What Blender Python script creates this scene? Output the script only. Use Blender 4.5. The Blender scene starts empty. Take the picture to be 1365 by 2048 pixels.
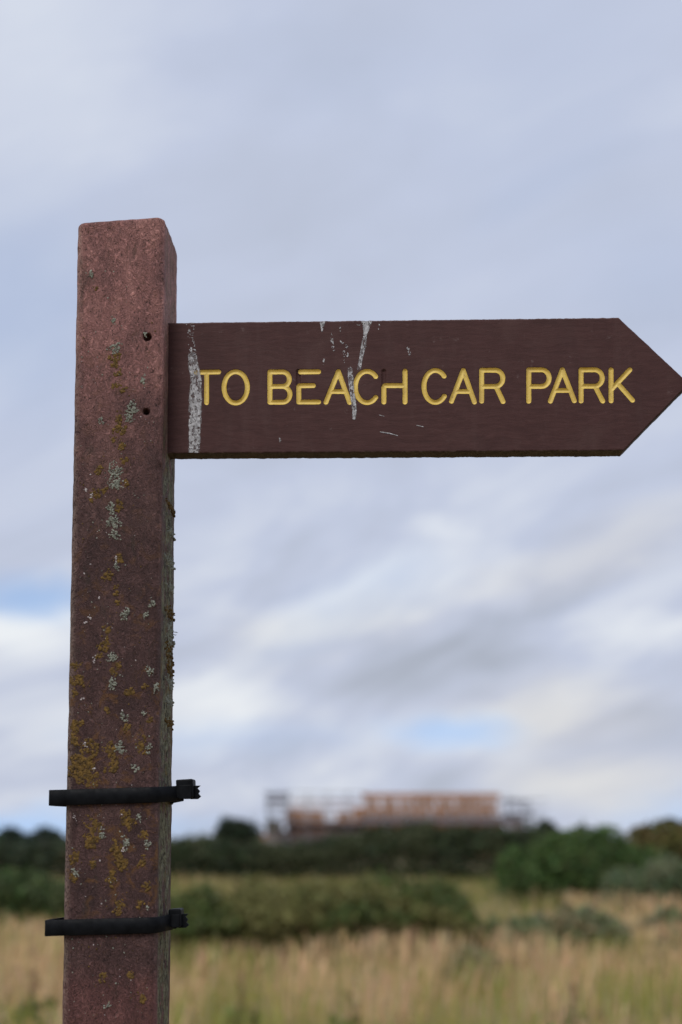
import bpy, bmesh, math, random
import numpy as np
from mathutils import Vector, Matrix, Euler, noise

random.seed(7)
rng = np.random.default_rng(11)
scene = bpy.context.scene
C = scene.collection
R = math.radians

# ------------------------------------------------------------------ camera
F_PX = 2734.0                 # focal length in pixels of the 1365 x 2048 photograph
PITCH = R(7.8)
PY0 = 1305.5
CAM = Vector((0.0, 0.0, 1.5))
cam_data = bpy.data.cameras.new('camera')
cam = bpy.data.objects.new('camera', cam_data); C.objects.link(cam)
cam.location = CAM
cam.rotation_euler = (math.pi / 2 + PITCH, 0, 0)
cam_data.sensor_fit = 'VERTICAL'
cam_data.sensor_height = 36.0
cam_data.sensor_width = 24.0
cam_data.lens = F_PX / 2048 * 36.0
cam_data.shift_y = (PY0 - 1024) / 2048
cam_data.clip_start = 0.05
cam_data.clip_end = 6000
cam_data.dof.use_dof = True
cam_data.dof.focus_distance = 1.545
cam_data.dof.aperture_fstop = 3.3
cam_data.dof.aperture_blades = 0
scene.camera = cam

# ------------------------------------------------------------------ render / view
scene.render.engine = 'CYCLES'
scene.cycles.use_denoising = True
scene.cycles.use_adaptive_sampling = True
scene.cycles.adaptive_threshold = 0.015
scene.cycles.max_bounces = 6
scene.cycles.diffuse_bounces = 3
scene.cycles.glossy_bounces = 2
scene.cycles.transmission_bounces = 3
scene.cycles.caustics_reflective = False
scene.cycles.caustics_refractive = False
scene.view_settings.view_transform = 'Standard'
scene.view_settings.look = 'None'
scene.view_settings.gamma = 1
scene.view_settings.exposure = 0.0
scene.view_settings.use_curve_mapping = False

# ------------------------------------------------------------------ sun and sky
SUN_ELEV, SUN_AZ = R(50), R(204)      # azimuth from +Y, clockwise: behind the camera, a little to the left
sd = bpy.data.lights.new('sun', 'SUN')
sd.energy = 2.3
sd.angle = R(26)
sd.color = (1.0, 0.95, 0.89)
sun = bpy.data.objects.new('sun', sd); C.objects.link(sun)
sdir = Vector((math.sin(SUN_AZ) * math.cos(SUN_ELEV), math.cos(SUN_AZ) * math.cos(SUN_ELEV), math.sin(SUN_ELEV)))
sun.rotation_euler = sdir.to_track_quat('Z', 'Y').to_euler()
sun.location = sdir * 50


class NT:
    """small helper to write node trees"""
    def __init__(self, tree):
        self.t = tree; self.n = tree.nodes; self.l = tree.links
    def node(self, kind, **kw):
        nd = self.n.new(kind)
        for k, v in kw.items():
            setattr(nd, k, v)
        return nd
    def put(self, sock, v):
        if isinstance(v, bpy.types.NodeSocket):
            self.l.new(v, sock)
        else:
            sock.default_value = v
    def math(self, op, a, b=0.0, c=0.0, clamp=False):
        nd = self.node('ShaderNodeMath', operation=op, use_clamp=clamp)
        self.put(nd.inputs[0], a); self.put(nd.inputs[1], b)
        if op in ('MULTIPLY_ADD', 'WRAP', 'COMPARE', 'SMOOTH_MIN', 'SMOOTH_MAX'):
            self.put(nd.inputs[2], c)
        return nd.outputs[0]
    def vmath(self, op, a, b=(0, 0, 0)):
        nd = self.node('ShaderNodeVectorMath', operation=op)
        self.put(nd.inputs[0], a)
        if op not in ('LENGTH', 'NORMALIZE'):
            self.put(nd.inputs[1], b)
        return nd.outputs['Value'] if op in ('LENGTH', 'DOT_PRODUCT', 'DISTANCE') else nd.outputs[0]
    def mix(self, f, a, b, mode='MIX'):
        nd = self.node('ShaderNodeMix', data_type='RGBA', blend_type=mode)
        self.put(nd.inputs[0], f)
        self.put(nd.inputs[6], a if not isinstance(a, tuple) else (*a[:3], 1))
        self.put(nd.inputs[7], b if not isinstance(b, tuple) else (*b[:3], 1))
        return nd.outputs[2]
    def remap(self, v, a, b, c=0.0, d=1.0, smooth=True):
        nd = self.node('ShaderNodeMapRange', interpolation_type='SMOOTHSTEP' if smooth else 'LINEAR')
        self.put(nd.inputs[0], v)
        for i, x in zip((1, 2, 3, 4), (a, b, c, d)):
            self.put(nd.inputs[i], x)
        return nd.outputs[0]
    def noise(self, vec, scale, detail=3.0, rough=0.5, dist=0.0, out=0):
        nd = self.node('ShaderNodeTexNoise')
        self.put(nd.inputs['Vector'], vec)
        nd.inputs['Scale'].default_value = scale
        nd.inputs['Detail'].default_value = detail
        nd.inputs['Roughness'].default_value = rough
        nd.inputs['Distortion'].default_value = dist
        return nd.outputs[out]
    def mapping(self, vec, loc=(0, 0, 0), rot=(0, 0, 0), scale=(1, 1, 1)):
        nd = self.node('ShaderNodeMapping')
        self.put(nd.inputs[0], vec)
        nd.inputs['Location'].default_value = loc
        nd.inputs['Rotation'].default_value = rot
        nd.inputs['Scale'].default_value = scale
        return nd.outputs[0]
    def ramp(self, f, stops):
        nd = self.node('ShaderNodeValToRGB')
        el = nd.color_ramp.elements
        while len(el) < len(stops):
            el.new(0.5)
        for e, (p, c) in zip(el, stops):
            e.position = p; e.color = (*c[:3], 1)
        self.put(nd.inputs[0], f)
        return nd.outputs[0]


def pixdir(px, py):
    a, b = (px - 682.5) / F_PX, (PY0 - py) / F_PX
    return Vector((a, math.cos(PITCH) - b * math.sin(PITCH), math.sin(PITCH) + b * math.cos(PITCH)))


def at(px, py, Y):
    d = pixdir(px, py)
    return CAM + d * (Y / d.y)


world = bpy.data.worlds.new('World')
scene.world = world
world.cycles.sampling_method = 'MANUAL'
world.cycles.sample_map_resolution = 512
world.use_nodes = True
w = NT(world.node_tree)
w.n.clear()
sky = w.node('ShaderNodeTexSky', sky_type='NISHITA')
sky.sun_disc = False
sky.sun_elevation = SUN_ELEV
sky.sun_rotation = SUN_AZ
sky.air_density = 1.0
sky.dust_density = 0.6
tc = w.node('ShaderNodeTexCoord')
D = tc.outputs['Generated']
# the blue seen through the gaps is that of the sky well above the hazy horizon
w.put(sky.inputs[0], w.vmath('NORMALIZE', w.vmath('ADD', D, (0, 0, 0.30))))
sep = w.node('ShaderNodeSeparateXYZ'); w.put(sep.inputs[0], D)
elev = sep.outputs['Z']
slant = w.mapping(w.mapping(D, rot=(0, R(19), 0)), scale=(1, 1, 2.7))
warp = w.noise(D, 3.0, 1, 0.5, 0.0, out=1)
slantw = w.vmath('ADD', slant, w.vmath('MULTIPLY', w.vmath('SUBTRACT', warp, (0.5, 0.5, 0.5)), (0.35, 0.35, 0.35)))
n1 = w.noise(slantw, 4.3, 3, 0.5, 0.25)
n2 = w.noise(slantw, 12.0, 3, 0.55, 0.2)
k = w.remap(elev, 0.14, 0.38, 0.92, 0.22)


# one ragged warp shared by all the banks and gaps below
warp2 = w.noise(w.mapping(D, scale=(1, 1, 2.0)), 11.0, 3, 0.55, 0.0, out=1)
Dw = w.vmath('ADD', D, w.vmath('MULTIPLY', w.vmath('SUBTRACT', warp2, (0.5, 0.5, 0.5)), (0.10, 0.04, 0.036)))


def blob(px, py, rx, ry, rot=0.0):
    """soft ellipse on the sky round one direction, 1 in the middle"""
    c = pixdir(px, py).normalized()
    rt = Euler((0, R(-rot), 0))
    sc = Vector((F_PX / rx, F_PX / (rx + ry) * 1.2, F_PX / ry))
    # rotate first, then stretch: two mapping steps only where a tilt is needed
    src, cc = Dw, c
    if rot:
        src = w.mapping(Dw, rot=tuple(rt)); cc = rt.to_matrix() @ c
    v = w.mapping(src, loc=tuple(-cc[i] * sc[i] for i in range(3)), scale=tuple(sc))
    return w.remap(w.vmath('LENGTH', v), 1.25, 0.05)


# lighter banks and darker bellies of the cloud deck
t = w.math('ADD', 0.50, w.math('MULTIPLY', k, w.math('MULTIPLY', w.math('SUBTRACT', n1, 0.5), 1.5)))
t = w.math('ADD', t, w.math('MULTIPLY', k, w.math('MULTIPLY', w.math('SUBTRACT', n2, 0.5), 0.7)))
for (px, py, rx, ry, rot, amt) in [
        (0, 40, 420, 300, 0, 0.16), (640, 400, 420, 260, 0, -0.10), (1240, 330, 190, 130, 0, -0.06),
        (60, 1265, 190, 80, 0, 0.40), (120, 1420, 500, 130, 0, 0.26), (480, 1400, 260, 80, 0, 0.24),
        (850, 1040, 90, 34, 0, 0.20), (1310, 1265, 150, 48, -8, 0.34), (900, 1480, 200, 60, 0, 0.18),
        (780, 1350, 420, 110, -12, -0.24), (540, 1140, 420, 80, -14, -0.16), (1060, 1210, 380, 70, -18, -0.24),
        (1150, 1110, 480, 70, -20, 0.16), (640, 1265, 260, 50, -12, 0.14), (620, 1510, 300, 40, 0, -0.12),
        (1100, 1440, 240, 80, 0, 0.16), (1180, 1570, 260, 70, 0, 0.22), (1330, 1440, 200, 60, 0, -0.16)]:
    t = w.math('ADD', t, w.math('MULTIPLY', blob(px, py, rx, ry, rot), amt))
cloud = w.ramp(t, [(0.0, (3.7, 4.1, 4.9)), (0.5, (5.4, 5.95, 7.45)), (1.0, (8.3, 8.7, 9.2))])
warm = None
for (px, py, rx, ry, rot, amt) in [(1120, 1430, 330, 120, 0, 0.8), (1180, 1560, 330, 110, 0, 0.8),
                                   (680, 1260, 360, 80, -12, 0.6), (1180, 1110, 420, 80, -16, 0.6)]:
    b = w.math('MULTIPLY', blob(px, py, rx, ry, rot), amt)
    warm = b if warm is None else w.math('MAXIMUM', warm, b)
low = w.remap(elev, 0.30, 0.02, 0.0, 0.22)
warm = w.math('MAXIMUM', warm, low)
cloud = w.mix(warm, cloud, w.mix(1.0, cloud, (1.06, 0.985, 0.86), 'MULTIPLY'))
blue = None
for (px, py, rx, ry, rot, amt) in [(40, 1190, 210, 50, 0, 0.70), (900, 1465, 190, 40, 0, 0.60), (40, 1650, 480, 45, 0, 0.55),
                                   (1060, 200, 330, 330, 0, 0.06), (640, 130, 220, 120, 0, 0.06), (1330, 560, 240, 160, 0, 0.10),
                                   (20, 620, 330, 240, 0, 0.25), (440, 1480, 300, 50, 0, 0.2), (1350, 1620, 160, 50, 0, 0.3)]:
    b = w.math('MULTIPLY', blob(px, py, rx, ry, rot), amt)
    blue = b if blue is None else w.math('ADD', blue, b)
gapn = w.remap(w.noise(slantw, 3.1, 1, 0.5, 0.3), 0.62, 0.82, 0.0, 0.22)
blue = w.math('ADD', blue, gapn, clamp=True)
skyc = w.mix(1.0, sky.outputs[0], (2.1, 2.25, 2.3), 'MULTIPLY')
col = w.mix(blue, cloud, skyc)
bg = w.node('ShaderNodeBackground')
w.put(bg.inputs[0], col)
bg.inputs[1].default_value = 0.10
wo = w.node('ShaderNodeOutputWorld')
w.l.new(bg.outputs[0], wo.inputs[0])


# ------------------------------------------------------------------ helpers
def tag(o, label=None, cat=None, group=None, kind=None):
    if label: o['label'] = label
    if cat: o['category'] = cat
    if group: o['group'] = group
    if kind: o['kind'] = kind
    return o


def empty(name, loc=(0, 0, 0), rot=(0, 0, 0)):
    o = bpy.data.objects.new(name, None); C.objects.link(o)
    o.location = loc; o.rotation_euler = rot
    o.empty_display_size = 0.1
    return o


def link(name, me, mat=None, parent=None, smooth=False):
    o = bpy.data.objects.new(name, me); C.objects.link(o)
    if mat and not me.materials: me.materials.append(mat)
    if parent: o.parent = parent
    if smooth:
        me.polygons.foreach_set('use_smooth', np.ones(len(me.polygons), dtype=bool))
    return o


def np_mesh(name, V, Q=None, T=None, color=None):
    """mesh from vertex array, quads and triangles"""
    me = bpy.data.meshes.new(name)
    V = np.asarray(V, dtype=np.float32).reshape(-1, 3)
    Q = np.zeros((0, 4), int) if Q is None else np.asarray(Q).reshape(-1, 4)
    T = np.zeros((0, 3), int) if T is None else np.asarray(T).reshape(-1, 3)
    me.vertices.add(len(V)); me.vertices.foreach_set('co', V.ravel())
    loops = np.concatenate([Q.ravel(), T.ravel()]).astype(np.int32)
    starts = np.concatenate([np.arange(len(Q)) * 4, len(Q) * 4 + np.arange(len(T)) * 3]).astype(np.int32)
    me.loops.add(len(loops)); me.loops.foreach_set('vertex_index', loops)
    me.polygons.add(len(starts)); me.polygons.foreach_set('loop_start', starts)
    me.update(calc_edges=True)
    if color is not None:
        a = me.attributes.new('tint', 'FLOAT_COLOR', 'POINT')
        col = np.ones((len(V), 4), np.float32); col[:, :3] = color
        a.data.foreach_set('color', col.ravel())
    me.validate()
    return me


def material(name):
    m = bpy.data.materials.new(name); m.use_nodes = True
    t = NT(m.node_tree)
    b = t.n['Principled BSDF']
    return m, t, b


def simple_mat(name, col, rough=0.7, var=0.15, scale=6.0, bump=0.0, bscale=40.0, metal=0.0):
    m, t, b = material(name)
    co = t.node('ShaderNodeTexCoord').outputs['Object']
    n = t.noise(co, scale, 4, 0.6)
    lo = tuple(c * (1 - var) for c in col); hi = tuple(c * (1 + var) for c in col)
    t.put(b.inputs['Base Color'], t.ramp(n, [(0.3, lo), (0.7, hi)]))
    b.inputs['Roughness'].default_value = rough
    b.inputs['Metallic'].default_value = metal
    if bump:
        bn = t.node('ShaderNodeBump'); bn.inputs['Strength'].default_value = bump
        bn.inputs['Distance'].default_value = 0.01
        t.put(bn.inputs['Height'], t.noise(co, bscale, 4, 0.6))
        t.l.new(bn.outputs[0], b.inputs['Normal'])
    return m


def tint_mat(name, rough=0.75, transl=0.25):
    """colour comes from the per-leaf tint; leaves let some light through"""
    m, t, b = material(name)
    a = t.node('ShaderNodeAttribute', attribute_name='tint')
    t.put(b.inputs['Base Color'], a.outputs['Color'])
    b.inputs['Roughness'].default_value = rough
    b.inputs['Specular IOR Level'].default_value = 0.25
    tr = t.node('ShaderNodeBsdfTranslucent')
    t.put(tr.inputs[0], a.outputs['Color'])
    mx = t.node('ShaderNodeMixShader'); mx.inputs[0].default_value = transl
    t.l.new(b.outputs[0], mx.inputs[1]); t.l.new(tr.outputs[0], mx.inputs[2])
    t.l.new(mx.outputs[0], t.n['Material Output'].inputs[0])
    return m


def box(bm, lo, hi):
    vs = [bm.verts.new((x, y, z)) for z in (lo[2], hi[2]) for y in (lo[1], hi[1]) for x in (lo[0], hi[0])]
    for f in ((0, 2, 3, 1), (4, 5, 7, 6), (0, 1, 5, 4), (2, 6, 7, 3), (0, 4, 6, 2), (1, 3, 7, 5)):
        bm.faces.new([vs[i] for i in f])
    return vs


def box_mesh(name, lo, hi, bevel=0.0):
    bm = bmesh.new(); box(bm, lo, hi)
    if bevel:
        bmesh.ops.bevel(bm, geom=bm.edges[:], offset=bevel, segments=2, affect='EDGES', profile=0.6)
    bm.normal_update()
    me = bpy.data.meshes.new(name); bm.to_mesh(me); bm.free()
    return me


def tube(bm, p, q, r0, r1, n=7):
    p, q = Vector(p), Vector(q)
    d = (q - p).normalized()
    a = d.orthogonal().normalized(); b = d.cross(a)
    A = [bm.verts.new(p + (a * math.cos(2 * math.pi * i / n) + b * math.sin(2 * math.pi * i / n)) * r0) for i in range(n)]
    B = [bm.verts.new(q + (a * math.cos(2 * math.pi * i / n) + b * math.sin(2 * math.pi * i / n)) * r1) for i in range(n)]
    for i in range(n):
        bm.faces.new((A[i], A[(i + 1) % n], B[(i + 1) % n], B[i]))
    bm.faces.new(A[::-1]); bm.faces.new(B)


def tube_mesh(name, segs, n=7):
    bm = bmesh.new()
    for s in segs:
        tube(bm, *s, n=n)
    bm.normal_update()
    me = bpy.data.meshes.new(name); bm.to_mesh(me); bm.free()
    return me


# ------------------------------------------------------------------ ground
def ground_z(x, y):
    return 0.0


m_ground, t, b = material('dry_meadow_soil')
co = t.node('ShaderNodeTexCoord').outputs['Object']
straw = t.ramp(t.noise(co, 0.5, 5, 0.6), [(0.3, (0.20, 0.16, 0.075)), (0.55, (0.36, 0.27, 0.15)), (0.75, (0.16, 0.17, 0.06))])
t.put(b.inputs['Base Color'], t.mix(t.remap(t.noise(co, 9, 4, 0.7), 0.35, 0.7), straw, (0.14, 0.11, 0.06)))
b.inputs['Roughness'].default_value = 0.95
bn = t.node('ShaderNodeBump'); bn.inputs['Strength'].default_value = 0.6
t.put(bn.inputs['Height'], t.noise(co, 14, 5, 0.7)); t.l.new(bn.outputs[0], b.inputs['Normal'])
xs = np.array([-3000, -600, -150, -60, -30, -15, -6, 0, 6, 15, 30, 60, 150, 600, 3000.0])
ys = np.array([-3000, -600, -100, -20, 0, 10, 20, 40, 70, 120, 300, 900, 4000.0])
gx, gy = np.meshgrid(xs, ys)
nx = len(xs)
V = np.stack([gx.ravel(), gy.ravel(), np.zeros(gx.size)], 1)
Q = [(j * nx + i, j * nx + i + 1, (j + 1) * nx + i + 1, (j + 1) * nx + i) for j in range(len(ys) - 1) for i in range(nx - 1)]
tag(link('ground', np_mesh('ground', V, Q), m_ground), kind='structure')

# ------------------------------------------------------------------ signpost frame
TH, LEAN = R(-2.0), R(-0.40)
HALF = 0.05
YF = 1.475
edge = at(138.0, 1250, YF + 0.0017)
rootE = Euler((0, LEAN, TH))
Rm = rootE.to_matrix()
# put the front left arris through that point
off = Rm @ Vector((-HALF, -HALF, 0))
h = edge.z
base = Vector((edge.x, YF + 0.0017, 0)) - off - (Rm @ Vector((0, 0, h)) - Vector((0, 0, h)))
M = Matrix.Translation(base) @ Rm.to_4x4()
Mi = M.inverted()


def loc_on(px, py, yl):
    """point of the plane y = yl of the signpost's own frame seen at that pixel"""
    o = Mi @ CAM
    d = Mi.to_3x3() @ pixdir(px, py)
    s = (yl - o.y) / d.y
    return o + d * s


root = empty('fingerpost', base, (0, LEAN, TH))
tag(root, 'weathered brown fingerpost with a pointed board lettered in yellow', 'signpost')

# ------------------------------------------------------------------ post
Z_TOP = loc_on(243, 437, -HALF).z
TIE_Z = (loc_on(230, 1592, -HALF - 0.003).z, loc_on(230, 1853, -HALF - 0.003).z)
Z_SIGN0 = loc_on(345, 908, -0.0125).z
HOLES = [(loc_on(293, 823, -HALF), 0.0042, 0.016), (loc_on(295, 674, -HALF), 0.0050, 0.012)]


def perimeter(half, r, step):
    pts = []
    n = int((2 * half - 2 * r) / step)
    for k_ in range(4):
        a = k_ * math.pi / 2
        ca, sa = math.cos(a), math.sin(a)
        for i in range(n):
            s = -half + r + (2 * half - 2 * r) * i / n
            x, y = s, -half
            pts.append((x * ca - y * sa, x * sa + y * ca, sa, -ca))
        for i in range(7):
            th = -math.pi / 2 + (math.pi / 2) * i / 7
            x, y = half - r + r * math.cos(th), -half + r + r * math.sin(th)
            nx_, ny_ = math.cos(th), math.sin(th)
            pts.append((x * ca - y * sa, x * sa + y * ca, nx_ * ca - ny_ * sa, nx_ * sa + ny_ * ca))
    return np.array(pts)


PER = perimeter(HALF, 0.0075, 0.0019)
zs = list(np.arange(-0.45, 1.20, 0.03)) + list(np.arange(1.20, Z_TOP - 0.005, 0.0019))
rings = []
nv = noise.noise


def post_disp(x, y, z, nx_, ny_):
    side = max(0.0, nx_)
    d = 0.0007 * nv((x * 45, y * 45, z * 22)) + 0.00035 * nv((x * 190, y * 190, z * 120))
    corner = min(abs(nx_), abs(ny_)) * 1.41
    c = nv((x * 60 + 9, y * 60, z * 70))
    d -= corner * max(0, c - 0.15) * 0.0032
    # crusty growth on the right-hand side below the board
    if side > 0.4 and z < Z_SIGN0 + 0.02:
        g = min(1, (Z_SIGN0 + 0.02 - z) / 0.08)
        band = math.exp(-((y + 0.002) / 0.034) ** 2)
        rdg = 1 - abs(nv((x * 300, y * 240, z * 70))) * 2
        d += side * g * band * (0.0011 * max(0, rdg) + 0.0011 * max(0, nv((3, y * 120, z * 55)) + 0.2))
    return d


for z in zs:
    row = PER.copy()
    for i in range(len(row)):
        x, y, nx_, ny_ = PER[i]
        d = post_disp(x, y, z, nx_, ny_) if z > 1.19 else 0.0
        zz = z
        px_, py_ = x + nx_ * d, y + ny_ * d
        if ny_ < -0.9:
            for (hc, hr, hd) in HOLES:
                rr = math.hypot(px_ - hc.x, z - hc.z)
                if rr < hr + 0.0022:
                    ux, uz = ((px_ - hc.x) / rr, (z - hc.z) / rr) if rr > 1e-6 else (0, 0)
                    if rr < hr:
                        nr = min(rr, hr * 0.93) if rr < hr * 0.6 else hr * 0.93
                        px_, zz = hc.x + ux * nr, hc.z + uz * nr
                        py_ += hd
                    else:
                        px_, zz = hc.x + ux * hr * 1.03, hc.z + uz * hr * 1.03
        row[i, 0], row[i, 1], row[i, 2] = px_, py_, zz
    rings.append(row[:, :3].copy())
# rounded, slightly sloping top
zl = zs[-1]
ztop0 = zl
for (ins, dz) in ((0.0004, 0.0018), (0.0013, 0.0032), (0.0028, 0.0044), (0.005, 0.0050), (0.02, 0.0056), (0.04, 0.0058), (0.0499, 0.0058)):
    row = np.zeros((len(PER), 3))
    for i in range(len(PER)):
        x, y, nx_, ny_ = PER[i]
        f = (HALF - ins) / HALF
        d = post_disp(x, y, ztop0 + dz, nx_, ny_)
        row[i] = (x * f + nx_ * d * f, y * f + ny_ * d * f, ztop0 + dz + 0.0004 * nv((x * 90 * f, y * 90 * f, 5)))
    rings.append(row)
P = np.concatenate(rings)
# the top is sawn slightly off square: it rises to the right
fade = np.clip((P[:, 2] - (Z_TOP - 0.05)) / 0.05, 0, 1)
P[:, 2] += fade * (P[:, 0] * 0.055)
np_ = len(PER)
ri = np.arange(len(rings) - 1)[:, None] * np_
ii = np.arange(np_)[None, :]
jj = (ii + 1) % np_
Q = np.stack([ri + ii, ri + jj, ri + np_ + jj, ri + np_ + ii], -1).reshape(-1, 4)

m_post, t, b = material('faded_brown_recycled_plastic')
co = t.node('ShaderNodeTexCoord').outputs['Object']
sp = t.node('ShaderNodeSeparateXYZ'); t.put(sp.inputs[0], co)
X_, Y_, Z_ = sp.outputs
nrm = t.node('ShaderNodeSeparateXYZ'); t.put(nrm.inputs[0], t.node('ShaderNodeTexCoord').outputs['Normal'])
big = t.noise(t.mapping(co, scale=(1, 1, 0.45)), 26, 4, 0.6, 0.6)
basec = t.ramp(big, [(0.30, (0.054, 0.029, 0.028)), (0.52, (0.084, 0.044, 0.041)), (0.72, (0.116, 0.064, 0.058))])
# much paler upper end, redder foot
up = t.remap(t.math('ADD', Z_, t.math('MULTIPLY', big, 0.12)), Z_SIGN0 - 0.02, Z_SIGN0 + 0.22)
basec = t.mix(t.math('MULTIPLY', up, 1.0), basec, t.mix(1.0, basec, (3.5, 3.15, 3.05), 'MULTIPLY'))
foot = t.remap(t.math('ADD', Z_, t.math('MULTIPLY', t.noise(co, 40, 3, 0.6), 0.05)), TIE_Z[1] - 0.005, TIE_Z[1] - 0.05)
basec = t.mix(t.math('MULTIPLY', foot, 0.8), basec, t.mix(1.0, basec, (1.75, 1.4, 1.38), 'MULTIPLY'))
# fine matted fibre texture
fib = t.noise(t.mapping(co, rot=(0.3, 0.5, 0.2), scale=(1, 1, 0.7)), 250, 5, 0.75, 1.6)
basec = t.mix(t.remap(fib, 0.48, 0.34, 0, 0.9), basec, (0.026, 0.013, 0.012))
basec = t.mix(t.remap(fib, 0.54, 0.70, 0, 0.75), basec, t.mix(1.0, basec, (1.9, 2.0, 2.0), 'MULTIPLY'))
# wrinkled, matted skin of the moulded plastic
wn = t.noise(t.mapping(co, rot=(0.2, 0.6, 0.1), scale=(1, 1, 0.8)), 120, 4, 0.62, 2.4)
wr = t.math('ABSOLUTE', t.math('SUBTRACT', wn, 0.5))
basec = t.mix(t.remap(wr, 0.035, 0.0, 0, 0.60), basec, t.mix(1.0, basec, (0.42, 0.40, 0.40), 'MULTIPLY'))
basec = t.mix(t.remap(wr, 0.06, 0.16, 0, 0.55), basec, t.mix(1.0, basec, (1.45, 1.45, 1.45), 'MULTIPLY'))
# grime
gr = t.noise(t.mapping(co, scale=(1, 1, 0.35)), 60, 5, 0.7, 0.4)
basec = t.mix(t.remap(gr, 0.56, 0.72, 0, 0.6), basec, (0.045, 0.034, 0.026))
# pale highlight on the rounded left arris, painted into the colour
arr = t.remap(X_, -HALF + 0.010, -HALF + 0.001)
basec = t.mix(t.math('MULTIPLY', t.math('MULTIPLY', arr, t.remap(fib, 0.42, 0.55)), 0.5), basec, (0.36, 0.27, 0.22))
# dry rust-coloured algae film on the lower front
film = t.math('MULTIPLY', t.remap(t.noise(co, 55, 5, 0.65, 0.8), 0.53, 0.66), t.remap(Z_, Z_SIGN0 - 0.02, TIE_Z[0] + 0.06, 0.15, 0.65))
film = t.math('MULTIPLY', film, t.remap(Z_, TIE_Z[1] + 0.0, TIE_Z[1] + 0.03, 0.15, 1.0))
basec = t.mix(film, basec, (0.15, 0.070, 0.022))
# the right side is bleached to a dusty mauve grey
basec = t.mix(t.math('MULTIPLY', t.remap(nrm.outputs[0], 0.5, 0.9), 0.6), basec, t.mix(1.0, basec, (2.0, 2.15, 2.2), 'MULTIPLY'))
# grey-green crust on the right side
sidem = t.remap(nrm.outputs[0], 0.55, 0.85)
sidez = t.remap(Z_, Z_SIGN0 + 0.06, Z_SIGN0 - 0.04, 0.32, 1.0)
cr = t.noise(t.mapping(co, scale=(1, 0.55, 0.38)), 230, 4, 0.7, 1.2)
crust = t.ramp(cr, [(0.36, (0.020, 0.016, 0.012)), (0.46, (0.11, 0.10, 0.06)), (0.56, (0.22, 0.22, 0.13)), (0.70, (0.32, 0.31, 0.22))])
orn = t.math('MULTIPLY', t.remap(t.noise(co, 38, 3, 0.6), 0.55, 0.68), 0.7)
crust = t.mix(orn, crust, (0.22, 0.13, 0.028))
yband = t.math('MULTIPLY', t.remap(Y_, -0.046, -0.034), t.remap(Y_, 0.044, 0.026))
cmask = t.math('MULTIPLY', t.math('MULTIPLY', t.math('MULTIPLY', sidem, yband), sidez), t.remap(t.noise(t.mapping(co, scale=(1, 0.6, 0.5)), 75, 4, 0.7), 0.36, 0.52))
basec = t.mix(cmask, basec, crust)
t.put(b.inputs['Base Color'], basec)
b.inputs['Roughness'].default_value = 0.72
b.inputs['Specular IOR Level'].default_value = 0.25
b1 = t.node('ShaderNodeBump'); b1.inputs['Strength'].default_value = 1.0; b1.inputs['Distance'].default_value = 0.0022
t.put(b1.inputs['Height'], fib)
b2 = t.node('ShaderNodeBump'); b2.inputs['Strength'].default_value = 0.8; b2.inputs['Distance'].default_value = 0.0016
t.put(b2.inputs['Height'], t.math('MINIMUM', t.math('MULTIPLY', wr, 5.0), 0.7))
t.l.new(b1.outputs[0], b2.inputs['Normal']); t.l.new(b2.outputs[0], b.inputs['Normal'])
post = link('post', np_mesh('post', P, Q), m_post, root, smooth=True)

# ------------------------------------------------------------------ sign board with routed letters
YB = -0.0125
BT = 0.025


def uv_of(pts):
    out = []
    for (px, py) in pts:
        q = loc_on(px, py, YB)
        out.append((q.x, q.z))
    return np.array(out)


def c4(pts): return [(320 + x * 0.3956, 600 + y * 0.3956) for x, y in pts]
def c5(pts): return [(820 + x * 0.3993, 600 + y * 0.3993) for x, y in pts]


def arc(cx, cy, rx, ry, a0, a1, n=18):
    return [(cx + rx * math.cos(R(a0 + (a1 - a0) * i / n)), cy - ry * math.sin(R(a0 + (a1 - a0) * i / n))) for i in range(n + 1)]


def bowl(x0, x1, ya, yb):
    ry = (yb - ya) / 2; cy = (ya + yb) / 2; rx = min(ry, x1 - x0) * 0.92
    return [(x0, ya)] + arc(x1 - rx, cy, rx, ry, 90, -90) + [(x0, yb)]


LETTERS = [
    ('T', [c4([(184, 366), (298, 364)]), c4([(237, 366), (237, 519)])]),
    ('O', [c4(arc(384, 442, 59, 79, 0, 360, 40))]),
    ('B', [c4([(557, 364), (557, 517)]), c4(bowl(557, 655, 364, 437)), c4(bowl(557, 658, 437, 517))]),
    ('E', [c4([(703, 438), (703, 515)]), c4([(712, 364), (803, 363)]), c4([(707, 434), (776, 433)]), c4([(703, 516), (803, 516)])]),
    ('A', [c4([(840, 517), (903, 362), (960, 518)]), c4([(862, 463), (938, 463)])]),
    ('C', [c4(arc(1048, 440, 59, 79, 42, 318, 36))]),
    ('H', [c4([(1133, 442), (1133, 516)]), c4([(1240, 360), (1240, 516)]), c4([(1138, 433), (1240, 433)])]),
    ('C', [c5(arc(128, 433, 57, 80, 40, 322, 36))]),
    ('A', [c5([(209, 507), (268, 353), (324, 511)]), c5([(231, 458), (305, 458)])]),
    ('R', [c5([(360, 352), (360, 507)]), c5(bowl(360, 466, 352, 433)), c5([(432, 433), (467, 509)])]),
    ('P', [c5([(596, 350), (596, 507)]), c5(bowl(596, 698, 350, 433))]),
    ('A', [c5([(704, 507), (764, 350), (824, 505)]), c5([(728, 453), (802, 453)])]),
    ('R', [c5([(858, 350), (858, 506)]), c5(bowl(858, 964, 350, 432)), c5([(928, 432), (966, 506)])]),
    ('K', [c5([(1008, 350), (1008, 505)]), c5([(1102, 350), (1010, 448)]), c5([(1040, 416), (1115, 502)])]),
]
# bare grooves whose paint has come away: upper stem of the E and of the H
BARE = [c4([(701, 362), (703, 438)]), c4([(1133, 362), (1133, 442)])]


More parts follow.
